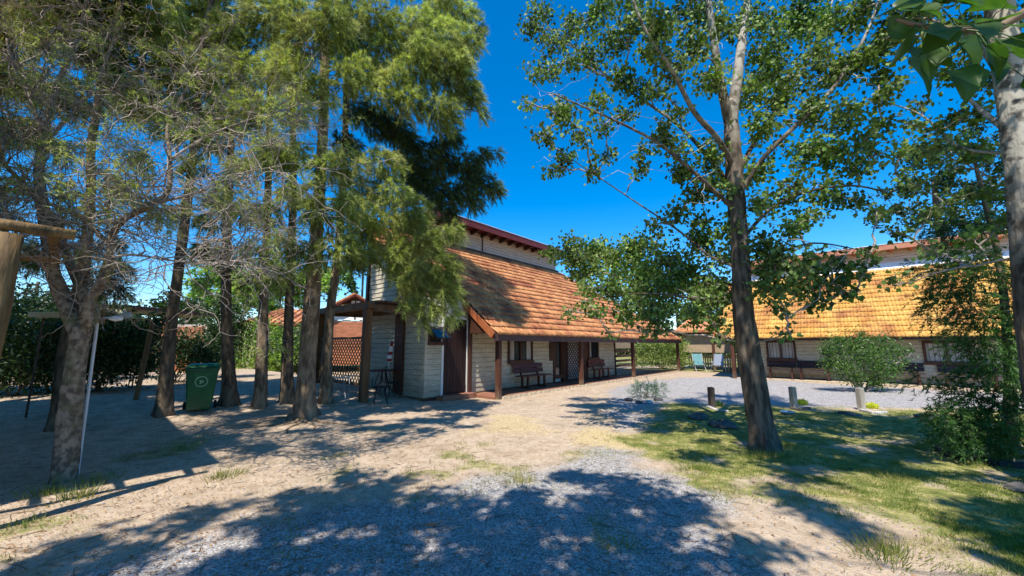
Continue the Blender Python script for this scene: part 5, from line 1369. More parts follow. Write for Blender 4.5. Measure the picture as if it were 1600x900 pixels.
# scattered shade on the lawn to the right
for k in range(95):
    a, b_ = rg.uniform(2.6, 9.5), rg.uniform(3.3, 8.6)
    if a < 2.2 + (b_ - 3) * .1 or a > b_ * 1.5 + .5 or (a < 3.6 and b_ < 4.4 and rg.random() < .7): continue
    shade_at(a, b_, rg.uniform(.22, .55), max((b_ + 1.9) / 1.52, rg.uniform(6.3, 8)) + .3)
THIN = []
SH0 = SH; SH = THIN
for k in range(150):
    a, b_ = rg.uniform(-9.5, -.6), rg.uniform(6.4, 12.0)
    if a < -b_ * .95 or (a > -2.2 and b_ < 7.4): continue
    shade_at(a, b_, rg.uniform(.18, .5), max((b_ + 1.9) / 1.52, rg.uniform(7.2, 8.6)) + .3)
SH = SH0
sb = (-1.6, -3.4, 0.0)
s1 = tree_root('shade_tree', 'broad leafy tree standing just behind the photographer', sb)
_, Pq = limb_mesh('trunk', [(sb[0], sb[1], -.1), (sb[0], sb[1], 1.5), (sb[0] - .1, sb[1] + .2, 3.2), (sb[0], sb[1] + .6, 5), (sb[0] + .1, sb[1] + 1.2, 7)], .26, .12, sb, 'bark_dark', s1, 14, 5, .25, 9)
sk = [tuple(p) for p in Pq[9:]]
left = [b for b in SH if b[0] <= .3] + [(a, b, c, r * .8) for a, b, c, r in THIN]; right = [b for b in SH if b[0] > .3]
clusters_leafy(s1, sb, sk, left, 'poplar_leaf', .11, 2600, 'twig_brown', 31, hang=.1)
sb2 = (2.9, -1.9, 0.0)
s2 = tree_root('shade_tree', 'leafy tree behind the photographer whose large dark leaves hang into the top right corner', sb2)
_, Pq = limb_mesh('trunk', [(sb2[0], sb2[1], -.1), (sb2[0], sb2[1], 1.5), (sb2[0] + .05, sb2[1] + .3, 3.4), (sb2[0] - .2, sb2[1] + .8, 5.2), (sb2[0] - .5, sb2[1] + 1.4, 7)], .22, .10, sb2, 'bark_dark', s2, 14, 5, .25, 12)
sk2 = [tuple(p) for p in Pq[9:]]
clusters_leafy(s2, sb2, sk2, right, 'poplar_leaf', .11, 2300, 'twig_brown', 32, hang=.1)
# near hanging branch with large leaves
nb = [tuple(Pq[12]), (2.7, -.3, 3.6), (2.35, .6, 3.15), tuple(at(1600, 20, 1.25)), tuple(at(1520, 45, 1.22)), tuple(at(1440, 40, 1.2)), tuple(at(1400, 30, 1.2))]
nbo, NP = limb_mesh('near_branch', nb, .03, .004, sb2, 'twig_brown', s2, 8, 5)
def big_leaf_mesh(seed):
    rg = np.random.default_rng(seed); V_ = []; f = []; n = 13; m_ = 9
    tw = rg.normal() * .5; bd = rg.uniform(.10, .32); ph = rg.random() * 6
    for i in range(n):
        t = i / (n - 1)
        w = .46 * (math.sin(math.pi * min(1, t * 1.0 + .02) ** .62) ** .85) * (1 - .35 * t) if 0 < t < 1 else .004
        for k in range(m_):
            q = (k / (m_ - 1)) * 2 - 1
            z = -bd * t * t + .13 * abs(q) ** 1.4 * w * 2 + .018 * math.sin(q * 5 + t * 9 + ph) * (abs(q) > .3) + tw * q * w * t * .5
            V_.append((q * w, t + (.10 * (1 - abs(q)) if i == 0 else -.10 * abs(q) * (1 - t) * .6), z))
    for i in range(n - 1):
        for k in range(m_ - 1):
            a = i * m_ + k; f.append((a, a + 1, a + m_ + 1, a + m_))
    me = bpy.data.meshes.new('leaf'); me.from_pydata(V_, [], f); me.materials.append(MATS['near_leaf']); me.polygons.foreach_set('use_smooth', [True] * len(me.polygons))
    return me
LM = [big_leaf_mesh(i) for i in range(6)]
rg = np.random.default_rng(50)
spots = [(1385, 48, 1.24, 90, .085), (1420, 100, 1.2, 180, .10), (1432, 75, 1.22, 170, .10), (1438, 20, 1.2, 20, .09), (1405, 15, 1.25, 60, .07), (1455, 50, 1.15, 200, .10), (1470, 30, 1.2, 340, .09), (1490, 110, 1.18, 175, .085), (1512, 112, 1.2, 190, .08), (1500, 60, 1.2, 160, .09), (1520, 40, 1.15, 200, .10), (1540, 70, 1.2, 150, .09), (1475, 75, 1.22, 210, .09), (1560, 30, 1.2, 20, .10), (1575, 60, 1.2, 180, .10), (1595, 90, 1.15, 200, .11), (1590, 40, 1.18, 160, .11), (1530, 10, 1.2, 340, .09), (1500, 5, 1.2, 20, .09), (1600, 120, 1.15, 120, .10), (1465, 5, 1.25, 10, .08), (1555, 95, 1.25, 190, .07), (1440, 95, 1.26, 150, .08), (1575, 5, 1.2, 30, .10), (1610, 65, 1.1, 170, .11), (1415, 60, 1.22, 140, .07), (1485, 45, 1.12, 230, .08), (1445, 5, 1.15, 300, .08)]
for (px, py, Yd, ang, s) in spots:
    p = at(px, py, Yd) - Vector(sb2)
    # leaf blade runs along its local +y; hang it roughly facing the camera with a random swing
    o = link('large_leaf', LM[rg.integers(6)], s2, tuple(p))
    o.rotation_mode = 'XYZ'
    Mx = Matrix.Rotation(rg.normal() * .35, 3, 'Z') @ Matrix.Rotation(R(70) + rg.normal() * .45, 3, 'X') @ Matrix.Rotation(-R(ang), 3, 'Z')
    o.rotation_euler = Mx.to_euler(); o.scale = (s * 1.45, s * 1.45, s * 1.4)
    st = MB().tube([tuple(p), tuple(p + Vector((rg.normal() * .01, .01, .05)))], .0012, 4)
Pn = []; Rn = []
for (px, py, Yd, ang, s) in spots:
    p = np.array(at(px, py, Yd)); q = nearest_on([tuple(k) for k in NP], p, False); Pn.append(wiggle_path(q, p, 6, .03, .03, rg)); Rn.append(np.linspace(.003, .0012, 6))
v, f = tubes_batch(np.array(Pn) - np.array(sb2), np.array(Rn), 5); link('leaf_stalks', np_mesh('leaf_stalks', v, f, 'shrub_leaf', True), s2, kind='stuff')

# ---- casuarina grove
CAS = [  # base px, trunk track (px,py), width at mid px, label
    (475, 652, [(480, 560), (487, 470), (494, 380), (500, 290), (505, 200), (507, 100), (508, 0)], .225, .12, 'front casuarina with flared sunlit roots, thickest trunk of the grove'),
    (508, 630, [(511, 560), (517, 480), (528, 400), (535, 300), (540, 180), (541, 60), (541, -60)], .155, .09, 'slim casuarina trunk close behind the flared one, curving right'),
    (448, 622, [(449, 560), (452, 480), (455, 400), (458, 280), (459, 120)], .17, .09, 'shaded casuarina trunk just left of the flared one'),
    (405, 634, [(409, 560), (412, 480), (416, 400), (420, 260), (424, 100)], .155, .09, 'casuarina trunk in dappled sun midway between bin and flared trunk'),
    (357, 622, [(355, 540), (353, 460), (354, 380), (360, 250), (366, 100)], .165, .09, 'dark casuarina trunk directly right of the green bin'),
    (255, 637, [(262, 560), (271, 480), (283, 390), (296, 290), (308, 180), (318, 60)], .145, .08, 'casuarina trunk left of the green bin leaning right'),
    (-70, 640, [(-78, 520), (-80, 400), (-74, 280), (-66, 150), (-60, 20)], .17, .10, 'casuarina whose boughs enter at the far left edge of the picture'),
    (88, 668, [(100, 560), (120, 470), (133, 400), (142, 300), (150, 180)], .13, .09, 'dark casuarina trunk behind the bare tree'),
]
roots = []
for i, (px, py, tk, r0, r1, lb) in enumerate(CAS):
    x, y, z = ground(px, py)
    rt = tree_root('casuarina_tree', lb, (x, y, z), 'tree', 'feathery casuarinas of the grove on the left')
    pts = [(x, y, z - .1), (x + .005, y, z + .22)] + [tuple(at(a, b, y)) for a, b in tk]
    topz = pts[-1]; pts.append((topz[0] + .1, topz[1] + .1, max(topz[2] + 2.0, 11.0)))
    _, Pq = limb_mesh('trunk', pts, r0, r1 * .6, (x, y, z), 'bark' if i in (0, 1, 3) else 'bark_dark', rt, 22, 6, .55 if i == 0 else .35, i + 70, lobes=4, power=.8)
    roots.append((rt, (x, y, z), [tuple(p) for p in Pq if p.z > 2.6]))
CB = {  # clumps per tree, (px, py, dY, r px)
    1: [(700, 60, -.6, 42), (660, 110, -.8, 42), (715, 130, -.6, 36), (690, 175, -.6, 38), (650, 40, -.6, 44), (735, 72, -.5, 22), (738, 150, -.5, 22), (612, 70, -.6, 42), (560, 60, -.6, 42), (640, 160, -.8, 34), (690, 10, -.4, 38), (728, 22, -.4, 22), (745, 45, -.4, 16), (750, 175, -.5, 10), (580, 110, -.6, 32), (700, 100, -.9, 34), (620, 120, -.9, 30), (590, 30, -1.0, 36), (530, 70, -.9, 34), (560, 110, -1.0, 28), (660, 75, -1.1, 32), (600, 150, -.9, 26), (540, 20, -.9, 34), (715, 95, -1.0, 24),
        (600, 255, -1.2, 34), (562, 300, -1.0, 34), (640, 330, -1.3, 34), (600, 345, -1.2, 36), (660, 375, -1.3, 34), (692, 415, -1.4, 28), (655, 430, -1.4, 34), (700, 455, -1.4, 22), (622, 395, -1.2, 30), (672, 478, -1.4, 20), (560, 350, -.9, 32), (575, 392, -.9, 24), (610, 415, -1.0, 20), (548, 405, -.8, 20), (640, 470, -1.3, 18), (705, 360, -1.4, 20), (612, 300, -1.2, 30), (632, 440, -1.3, 20), (700, 490, -1.4, 12), (660, 500, -1.3, 10)],
    2: [(640, 230, 1.2, 32), (680, 250, 1.2, 38), (728, 258, 1.2, 30), (762, 290, 1.2, 22), (720, 300, 1.2, 30), (680, 300, 1.2, 34), (752, 240, 1.2, 16), (590, 190, .5, 34), (620, 200, .8, 30), (700, 215, 1.0, 26), (740, 275, 1.1, 22), (775, 240, 1.2, 8), (650, 280, 1.0, 30), (560, 170, .4, 30), (740, 315, 1.2, 16), (540, 230, .3, 30), (700, 330, 1.1, 18), (775, 300, 1.2, 10), (640, 265, 1, 26)],
    0: [(520, 30, -.8, 40), (480, 60, -.8, 40), (500, 140, -.9, 30), (470, 170, -1.0, 32), (540, 120, -.6, 28), (500, 330, -1.0, 28), (530, 385, -.9, 28), (482, 400, -.9, 24), (540, 255, -.9, 30), (470, 300, -1, 30), (450, 380, -.9, 26), (450, 240, -1, 32), (510, 260, -.9, 24), (455, 110, -.9, 36), (545, 320, -.8, 28), (440, 440, -.8, 14)],
    3: [(420, 30, -.8, 44), (440, 110, -.8, 38), (400, 170, -.8, 38), (430, 240, -.9, 34), (362, 60, -.8, 44), (385, 260, -.8, 30), (420, 330, -.8, 30), (380, 330, -.8, 26), (400, 390, -.8, 24), (380, 110, -.8, 38), (360, 190, -.8, 30), (460, 20, -.8, 34), (430, 420, -.7, 16)],
    4: [(330, 130, .5, 38), (302, 40, .5, 46), (330, 220, .3, 32), (345, 310, .3, 28), (360, 400, .3, 26), (390, 440, .4, 20), (320, 390, .3, 24), (300, 170, .3, 34), (345, 20, .4, 40), (330, 345, .3, 24), (320, 440, .3, 14)],
    5: [(262, 110, -.3, 42), (212, 40, -.3, 48), (272, 200, -.3, 32), (232, 160, -.3, 34), (250, 30, -.3, 46), (200, 150, -.3, 36), (180, 100, -.3, 40), (300, 260, -.3, 26), (300, 100, -.3, 34), (225, 250, -.3, 22), (250, 330, 0, 20), (285, 330, 0, 14), (160, 30, -.3, 40), (190, 290, 0, 22)],
    7: [(152, 70, 0, 40), (92, 40, 0, 48), (32, 50, 0, 48), (52, 130, 0, 36), (120, 150, 0, 34), (20, 200, 0, 36), (10, 110, 0, 40), (90, 230, 0, 24), (20, 290, .6, 26), (60, 200, 0, 26), (60, 400, .8, 26), (25, 390, 1, 34), (160, 440, 1, 26), (185, 415, 1, 22), (130, 390, 1, 22), (185, 455, 1, 18), (140, 460, 1, 20), (10, 340, 1, 26), (130, 20, 0, 44), (60, 5, 0, 44), (175, 380, 1, 18), (100, 340, 1, 16), (110, 300, 1, 16)],
}
above = {0: (500, 540), 1: (560, 700), 3: (360, 440), 5: (200, 330), 7: (0, 180)}
# order: index 6 is the far left tree, 7 the dark one behind the bare tree
CB[6] = [(x_ + 10 * ((y_ // 70) % 2), y_, -2.2 + .5 * ((x_ // 90) % 3), 70) for x_ in range(-520, 60, 88) for y_ in (-260, -170, -80, 10)] + [(-60, 110, -.6, 60), (-160, 120, -.8, 60), (-20, 180, -.6, 40), (-100, 230, -.5, 60), (-200, 220, -.5, 60), (-40, 300, 0, 40), (-130, 330, 0, 50)]
for i, (xa, xb) in above.items():
    for x_ in range(xa, xb, 55):
        for y_ in (-50, -130): CB[i].append((x_, y_, -.2, 50))
for i in (0, 3, 4, 5, 7):
    CB[i] = [(a, b, c, r * (.82 if (b > 195 and a < 430) else 1.05)) for (a, b, c, r) in CB[i]]
for i, lst in CB.items():
    rt, base, sk = roots[i]; B = np.array(base)
    rg = np.random.default_rng(200 + i)
    bl = pb(lst, base[1])
    P = []; Rr = []; sk_ = [np.array(s) for s in sk]; of = []
    for (x, y, z, r) in sorted(bl, key=lambda b: np.linalg.norm(np.array(b[:3]) - B)):
        c = np.array([x, y, z])
        S = np.array(sk_); d = np.linalg.norm(S - c, axis=1) + np.abs(S[:, 2] - (z - .2)) * .5; s = S[np.argmin(d)]
        L = np.linalg.norm(c - s); pth = wiggle_path(s, c, 8, .02, .06, rg); P.append(pth); Rr.append(np.linspace(.012 + .008 * L, .005, 8)); sk_ += [pth[4], pth[6]]
        for k in range(3):
            e = c + unit(rg.normal(size=3)) * r; P.append(wiggle_path(pth[rg.integers(4, 8)], e, 8, .03, .03, rg)); Rr.append(np.linspace(.006, .003, 8))
    # bare broken side twigs on the lower trunk
    for k in range(14):
        s = sk[rg.integers(0, max(1, len(sk) // 2))]; s = np.array(s); s[2] = rg.uniform(2.4, 5.0); j = np.argmin(np.abs(np.array(sk)[:, 2] - s[2])); s[:2] = np.array(sk[j])[:2]
        e = s + np.array([rg.normal() * .7, -abs(rg.normal()) * .5, rg.normal() * .25]); P.append(wiggle_path(s, e, 8, .04, -.05, rg)); Rr.append(np.linspace(.009, .003, 8))
    v, f = tubes_batch(np.array(P) - B, np.array(Rr), 5); link('branches', np_mesh('branches', v, f, 'twig_brown', True), rt, kind='stuff')
    C = [tuple(np.array(b[:3]) - B) for b in bl]; rad = [b[3] * .86 for b in bl]
    v, f = spray(C, rad, [(370 if i in (4, 5, 3, 7) else 130 if i == 6 else 330) * r * r / .36 for r in rad], 40, nl=.14, w=.0125, droop=.5, out_from=[(0, 0, c[2] - .1) for c in C], rg=rg, ax=.24, spread=.50)
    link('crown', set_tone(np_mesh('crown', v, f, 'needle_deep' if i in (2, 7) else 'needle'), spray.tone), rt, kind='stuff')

# ---- bare twiggy tree on the left
lx, ly, lz = ground(97, 752)
bt = tree_root('bare_tree', 'nearly leafless forked tree with pale tangled twigs beside the thin white pole', (lx, ly, lz))
_, Pq = limb_mesh('trunk', [(lx, ly, lz - .1), (lx + .01, ly, lz + .2)] + path_at([(112, 620, ly), (121, 550, ly), (128, 510, ly)]), .112, .088, (lx, ly, lz), 'bark_plum', bt, 20, 7, .10, 33)
LB = [
    ([(124, 525, ly), (100, 470, ly), (84, 430, ly - .05), (75, 380, ly - .1), (66, 320, ly - .1), (62, 260, ly), (72, 200, ly + .1), (95, 120, ly + .3), (122, 60, ly + .5), (135, 0, ly + .6)], .085, .02),
    ([(130, 515, ly), (133, 470, ly + .1), (108, 410, ly + .2), (80, 340, ly + .3), (50, 300, ly + .3), (10, 260, ly + .3), (-40, 200, ly + .4)], .062, .018),
    ([(134, 512, ly), (142, 468, ly - .05), (160, 440, ly - .1), (172, 400, ly - .1), (174, 372, ly - .1), (190, 345, ly - .15), (225, 325, ly - .2), (262, 300, ly - .2), (265, 240, ly - .2), (262, 200, ly - .1), (282, 160, ly), (310, 100, ly + .2)], .060, .012),
    ([(172, 385, ly - .1), (140, 352, ly - .2), (105, 330, ly - .3), (70, 316, ly - .3), (30, 300, ly - .4)], .030, .010),
    ([(176, 402, ly - .1), (210, 398, ly - .2), (260, 406, ly - .25), (310, 410, ly - .3), (370, 408, ly - .3), (420, 385, ly - .3)], .016, .005),
    ([(68, 210, ly + .1), (40, 140, ly), (20, 100, ly - .1), (10, 60, ly - .2)], .028, .010),
    ([(70, 225, ly + .1), (110, 180, ly + .4), (150, 130, ly + .7), (180, 60, ly + 1.0)], .025, .009),
    ([(265, 250, ly - .2), (320, 215, ly), (380, 190, ly + .1), (450, 170, ly + .2)], .018, .005),
    ([(240, 318, ly - .2), (310, 300, ly - .3), (380, 270, ly - .3), (440, 260, ly - .2)], .018, .005),
]
SK = []
for i, (pts, a, b) in enumerate(LB):
    _, Pq = limb_mesh('limb', path_at(pts), a, b, (lx, ly, lz), 'bark_plum' if i < 4 else 'twig_grey', bt, 10, 5, 0, i + 50)
    SK.append([np.array(p) for p in Pq])
rg = np.random.default_rng(66)
P = []; Rr = []; tips = []
def crooked(s, d, L, K, r, amp):
    pts = [np.array(s)]; d = unit(np.array(d))
    for k in range(K - 1):
        d = unit(d + rg.normal(size=3) * amp + np.array([0, 0, .03])); pts.append(pts[-1] + d * L / (K - 1))
    P.append(np.array(pts)); Rr.append(np.linspace(r, r * .35, K)); return np.array(pts), d
lev1 = []
for li, S in enumerate(SK):
    n = int(len(S) * 1.0)
    for k in range(n):
        j = rg.integers(len(S) // 4, len(S) - 1); ax = unit(S[j + 1] - S[j]); d = unit(ax * .5 + unit(rg.normal(size=3)) + np.array([.22, 0, .05]))
        lev1.append(crooked(S[j], d, rg.uniform(.5, 1.3), 7, .011, .30))
lev2 = []
for pts, d in lev1:
    for k in range(5):
        j = rg.integers(2, 7); lev2.append(crooked(pts[j], unit(pts[min(j, 6)] - pts[j - 1]) + unit(rg.normal(size=3)) * 1.1, rg.uniform(.25, .75), 7, .0062, .34))
for pts, d in lev2:
    for k in range(3):
        j = rg.integers(2, 7); q, _ = crooked(pts[j], unit(pts[min(j, 6)] - pts[j - 1]) + unit(rg.normal(size=3)) * 1.2, rg.uniform(.12, .42), 7, .0038, .38); tips.append(q[-1])
v, f = tubes_batch(np.array(P) - np.array((lx, ly, lz)), np.array(Rr), 3); link('twigs', np_mesh('twigs', v, f, 'twig_grey', True), bt, kind='stuff')
T = np.array(tips); T = T[(T[:, 2] > 3.1) | (rg.random(len(T)) < .12)]
T = T[rg.random(len(T)) < .25]
v, f = spray([tuple(t) for t in T - np.array((lx, ly, lz))], [.06] * len(T), [5] * len(T), 12, nl=.05, w=.010, droop=.3, out_from=[(0, 0, 2.)] * len(T), rg=rg, ax=.12, spread=.8)
link('leaflets', np_mesh('leaflets', v, f, 'needle'), bt, kind='stuff')

# ---- conifer at the right
cx, cy, cz = ground(1583, 712)
cn = tree_root('conifer_tree', 'dark flat-sprayed conifer on the right standing inside the black edging', (cx, cy, cz))
_, Pq = limb_mesh('trunk', [(cx, cy, cz - .1), (cx, cy, .3)] + path_at([(1578, 600, cy), (1572, 500, cy), (1560, 400, cy), (1540, 320, cy), (1520, 240, cy)]), .085, .02, (cx, cy, cz), 'bark_dark', cn, 12, 5, .25, 55)
CL = [(1510, 660, -.2, 34), (1550, 670, -.3, 34), (1480, 650, -.3, 22), (1535, 700, -.4, 24), (1590, 690, -.4, 34), (1500, 620, 0, 22), (1540, 625, -.2, 26), (1580, 630, -.3, 28), (1470, 672, -.3, 14), (1515, 590, .0, 20), (1600, 590, -.3, 30), (1560, 575, -.2, 24), (1500, 690, -.4, 16),
      (1530, 540, 0, 26), (1570, 530, -.2, 28), (1500, 515, .1, 20), (1545, 495, 0, 26), (1590, 480, -.2, 26), (1515, 475, .1, 26), (1480, 460, .2, 22), (1450, 470, .3, 14), (1530, 440, .1, 26), (1495, 430, .2, 24), (1460, 425, .2, 16), (1430, 418, .3, 10), (1560, 420, 0, 20), (1520, 400, .1, 24), (1480, 395, .2, 20), (1500, 360, .2, 22), (1470, 362, .2, 16), (1530, 350, .1, 20), (1505, 320, .1, 14), (1450, 350, .3, 10), (1455, 500, .2, 10), (1475, 545, .1, 10), (1430, 590, 0, 8), (1452, 600, 0, 10), (1600, 540, -.2, 26), (1590, 440, -.2, 18)]
bl = pb(CL, cy); B = np.array((cx, cy, cz)); rg = np.random.default_rng(91); P = []; Rr = []
S = np.array([tuple(p) for p in Pq])
for b in bl:
    c = np.array(b[:3]); s = S[np.argmin(np.linalg.norm(S - c, axis=1) + np.abs(S[:, 2] - c[2] + .1))]; P.append(wiggle_path(s, c, 7, .02, .03, rg)); Rr.append(np.linspace(.014, .004, 7))
v, f = tubes_batch(np.array(P) - B, np.array(Rr), 5); link('branches', np_mesh('branches', v, f, 'twig_brown', True), cn, kind='stuff')
C = [tuple(np.array(b[:3]) - B) for b in bl]; rad = [b[3] for b in bl]
v, f = spray(C, rad, [120 * r * r / .09 for r in rad], 18, nl=.07, w=.014, droop=.0, out_from=[(0, 0, c[2]) for c in C], rg=rg, ax=.20, spread=.55)
link('crown', set_tone(np_mesh('crown', v, f, 'conifer_leaf'), spray.tone), cn, kind='stuff')

# ---- round shrub before the right cabin
x, y, z = ground(1347, 612)
rr = lambda a, b, c, r: tuple(np.array(at(a, b, y + c)) - np.array((x, y, z))) + (r * y / FPX,)
bush('round_shrub', 'round glossy green shrub in front of the right hand cabin wall', 'shrub', (x, y, z), [rr(1305, 545, 0, 20), (rr(1300, 565, -.1, 16)), rr(1335, 540, .1, 22), rr(1370, 545, 0, 22), rr(1395, 545, .1, 18), rr(1320, 575, -.2, 20), rr(1375, 580, -.2, 22), rr(1395, 575, 0, 14), rr(1350, 560, -.3, 22), rr(1340, 590, -.2, 14), rr(1370, 598, -.2, 12), rr(1290, 548, 0, 10), rr(1410, 560, 0, 10), rr(1345, 525, .1, 8), rr(1310, 530, 0, 7), rr(1420, 548, 0, 6), rr(1382, 528, 0, 7)], 'shrub_leaf', .085, 3400, stem='twig_grey', seed=7, stem_r=.03)

# ---- dark hedge on the left, one shrub after another
HG = [(30, 640, 9.2, [(-.5, 0, .6, .6), (.3, 0, .7, .65), (0, .2, 1.3, .6), (.6, .1, 1.5, .5), (-.6, .2, 1.5, .55)], 'dark evergreen shrub at the far left of the hedge'),
      (90, 630, 9.8, [(-.4, 0, .6, .55), (.4, 0, .7, .6), (0, .1, 1.3, .6), (.5, .1, 1.6, .5), (-.5, 0, 1.6, .5), (0, 0, 1.9, .4)], 'dark evergreen shrub behind the bare tree trunk'),
      (160, 622, 10.2, [(-.5, 0, .8, .6), (.4, 0, .7, .6), (0, .1, 1.3, .65), (.6, .1, 1.5, .5), (-.6, 0, 1.7, .5), (.1, 0, 1.9, .42)], 'dark evergreen shrub just right of the white pole'),
      (215, 618, 10.8, [(-.3, 0, .9, .5), (.3, 0, .7, .5), (0, .1, 1.4, .5), (.35, .1, 1.8, .35)], 'dark evergreen shrub beside the squared timber post'),
      (280, 612, 12.4, [(-.3, 0, .8, .55), (.4, 0, .8, .55), (0, .1, 1.3, .5), (.6, .1, 1.1, .45), (1.0, 0, .7, .5)], 'dark shrub directly behind the green bin'),
      (335, 600, 14.0, [(-.3, 0, 1.0, .7), (.4, 0, 1.2, .7), (0, .1, 1.9, .7), (.6, .1, 1.9, .6), (.2, 0, 2.5, .5)], 'tall dark shrub between the bin and the dark trunk')]
HG += [(60, 600, 12.5, [(-.6, 0, .7, .7), (.4, 0, .8, .7), (0, .1, 1.6, .75), (.7, .1, 1.8, .7), (-.7, 0, 2.0, .7), (.1, 0, 2.6, .6)], 'tall dark shrub of the back row at the far left'),
       (175, 600, 13.5, [(-.7, 0, .7, .7), (.4, 0, .8, .7), (0, .1, 1.6, .75), (.8, .1, 1.5, .7), (-.7, 0, 1.7, .7)], 'tall dark shrub of the back row behind the squared timber post'),
       (120, 600, 14.5, [(-.7, 0, .7, .8), (.4, 0, .8, .8), (0, .1, 1.6, .75), (.8, .1, 1.9, .7), (-.7, 0, 2.0, .7)], 'tall dark shrub of the back row behind the white pole'),
       (-40, 620, 10.0, [(-.7, 0, .7, .7), (.4, 0, .8, .7), (0, .1, 1.6, .75), (.8, .1, 1.9, .7), (-.7, 0, 2.0, .7)], 'dark shrub cut by the left edge of the picture')]
for i, (px, py, Yd, cl, lb) in enumerate(HG):
    p = at(px, 560, Yd); zz = float(gz(p.x, Yd)[0])
    bush('hedge_shrub', lb, 'shrub', (p.x, Yd, zz), cl, 'dark_leaf', .095, 3000, group='dark evergreen shrubs of the left hedge', seed=40 + i, stem_r=.02)
# sunlit bushes and trees behind
for i, (px, Yd, cl, m, sz, dn, lb, nm) in enumerate([
    (400, 20, [(-1.2, 0, .8, .9), (0, 0, .9, 1.0), (1.2, 0, .8, .9), (-.6, .2, 1.9, .8), (.7, .2, 1.9, .8), (0, .2, 2.5, .6)], 'bright_leaf', .15, 900, 'sunlit bright green bush seen between the trunks', 'sunlit_bush'),
    (450, 21, [(-.6, 0, .8, .9), (.6, 0, .9, 1.0), (0, .2, 1.9, .8)], 'shrub_leaf', .15, 900, 'mid green bush left of the brick cottage wall', 'sunlit_bush'),
    (1035, W(18.6, .9)[1], [(-.9, 1.2, .6, .8), (-.3, .4, .6, .75), (.3, -.3, .6, .75), (.8, -.9, .6, .7), (-.9, 1.2, 1.6, .7), (-.3, .4, 1.7, .75), (.3, -.3, 1.6, .7), (.8, -.9, 1.5, .65)], 'bamboo_leaf', .15, 1500, 'sunlit bamboo clump filling the gap at the end of the porch', 'bamboo_clump')]):
    p = at(px, 560, Yd); bush(nm, lb, 'bush' if i < 2 else 'bamboo', (p.x, Yd, 0.1), cl, m, sz, dn, seed=80 + i, aspect=.4 if i == 2 else .7, stem_r=.03)
BK = [  # far trees: px, Y, crown clumps px, material, label
    (345, 30, [(310, 440, 0, 40), (345, 420, 0, 44), (380, 440, 0, 40), (330, 470, 0, 30), (370, 480, 0, 30), (410, 460, 0, 30), (400, 410, 0, 36), (300, 480, 0, 26)], 'bright_leaf', .26, 220, 'bright green tree far behind the dark trunk'),
    (560, 36, [(520, 420, 0, 40), (560, 400, 0, 40), (480, 440, 0, 36), (600, 410, 0, 36), (440, 450, 0, 30), (540, 440, 0, 26)], 'shrub_leaf', .30, 200, 'leafy tree far behind the brick cottage'),
    (1060, 32, [(990, 455, 0, 34), (1020, 430, 0, 36), (1060, 440, 0, 40), (1100, 450, 0, 36), (1040, 480, 0, 36), (1090, 490, 0, 34), (1000, 495, 0, 30), (1130, 470, 0, 34), (1120, 500, 0, 30), (960, 480, 0, 24)], 'dark_leaf', .26, 230, 'dark distant tree behind the barbecue shelter'),
    (250, 27, [(215, 505, 0, 34), (250, 480, 0, 26), (290, 470, 0, 34), (180, 500, 0, 30), (320, 500, 0, 34), (150, 490, 0, 34), (120, 470, 0, 34)], 'dark_leaf', .22, 300, 'dark distant tree low behind the squared timber post'),
    (430, 33, [(400, 450, 0, 40), (440, 430, 0, 40), (470, 455, 0, 36), (420, 480, 0, 30), (500, 440, 0, 30), (380, 470, 0, 30)], 'bright_leaf', .26, 260, 'pale green distant tree left of the brick cottage gable'),
    (40, 26, [(0, 470, 0, 46), (50, 480, 0, 40), (100, 485, 0, 30), (-30, 440, 0, 50), (0, 520, 0, 40)], 'dark_leaf', .22, 220, 'dark distant tree beyond the left hedge'),
    (1650, 26, [(1620, 400, 0, 50), (1600, 460, 0, 46), (1660, 440, 0, 50), (1610, 510, 0, 40), (1640, 350, 0, 50)], 'dark_leaf', .22, 220, 'dark distant tree beyond the right cabin end'),
]
for i, (px, Yd, cl, m, sz, dn, lb) in enumerate(BK):
    p = at(px, 545, Yd); base = (p.x, Yd, 0.0)
    rt = tree_root('distant_tree', lb, base, group='distant trees beyond the cabins')
    tp = at(px, min(c[1] for c in cl), Yd)
    _, Pq = limb_mesh('trunk', [(p.x, Yd, -.1), (p.x + .1, Yd, 1.8), (p.x, Yd, tp.z)], .22, .07, base, 'bark_dark', rt, 10, 4, .2, i + 300)
    clusters_leafy(rt, base, [tuple(q) for q in Pq[3:]], pb(cl, Yd), m, sz, dn, 'twig_brown', 400 + i, hang=.2, twig_r=.02)

# ---- the wood that closes the horizon
rg = np.random.default_rng(12); N = 26000
ang = rg.random(N) * 2 * np.pi; rad = rg.uniform(60, 78, N)
h0 = 3.4 + 2.2 * fbm(np.cos(ang) * 9 + 20, np.sin(ang) * 9 + 20, 1.0, 3)
P = np.stack([np.cos(ang) * rad, np.sin(ang) * rad, rg.random(N) ** .8 * h0], 1)
v, f = leaf_geo(P, rg.uniform(.7, 1.6, N), .2, .2, .9, rg)
tag(link('distant_wood', np_mesh('distant_wood', v, f, 'dark_leaf')), 'far belt of dark woodland closing the horizon', 'wood', kind='stuff')

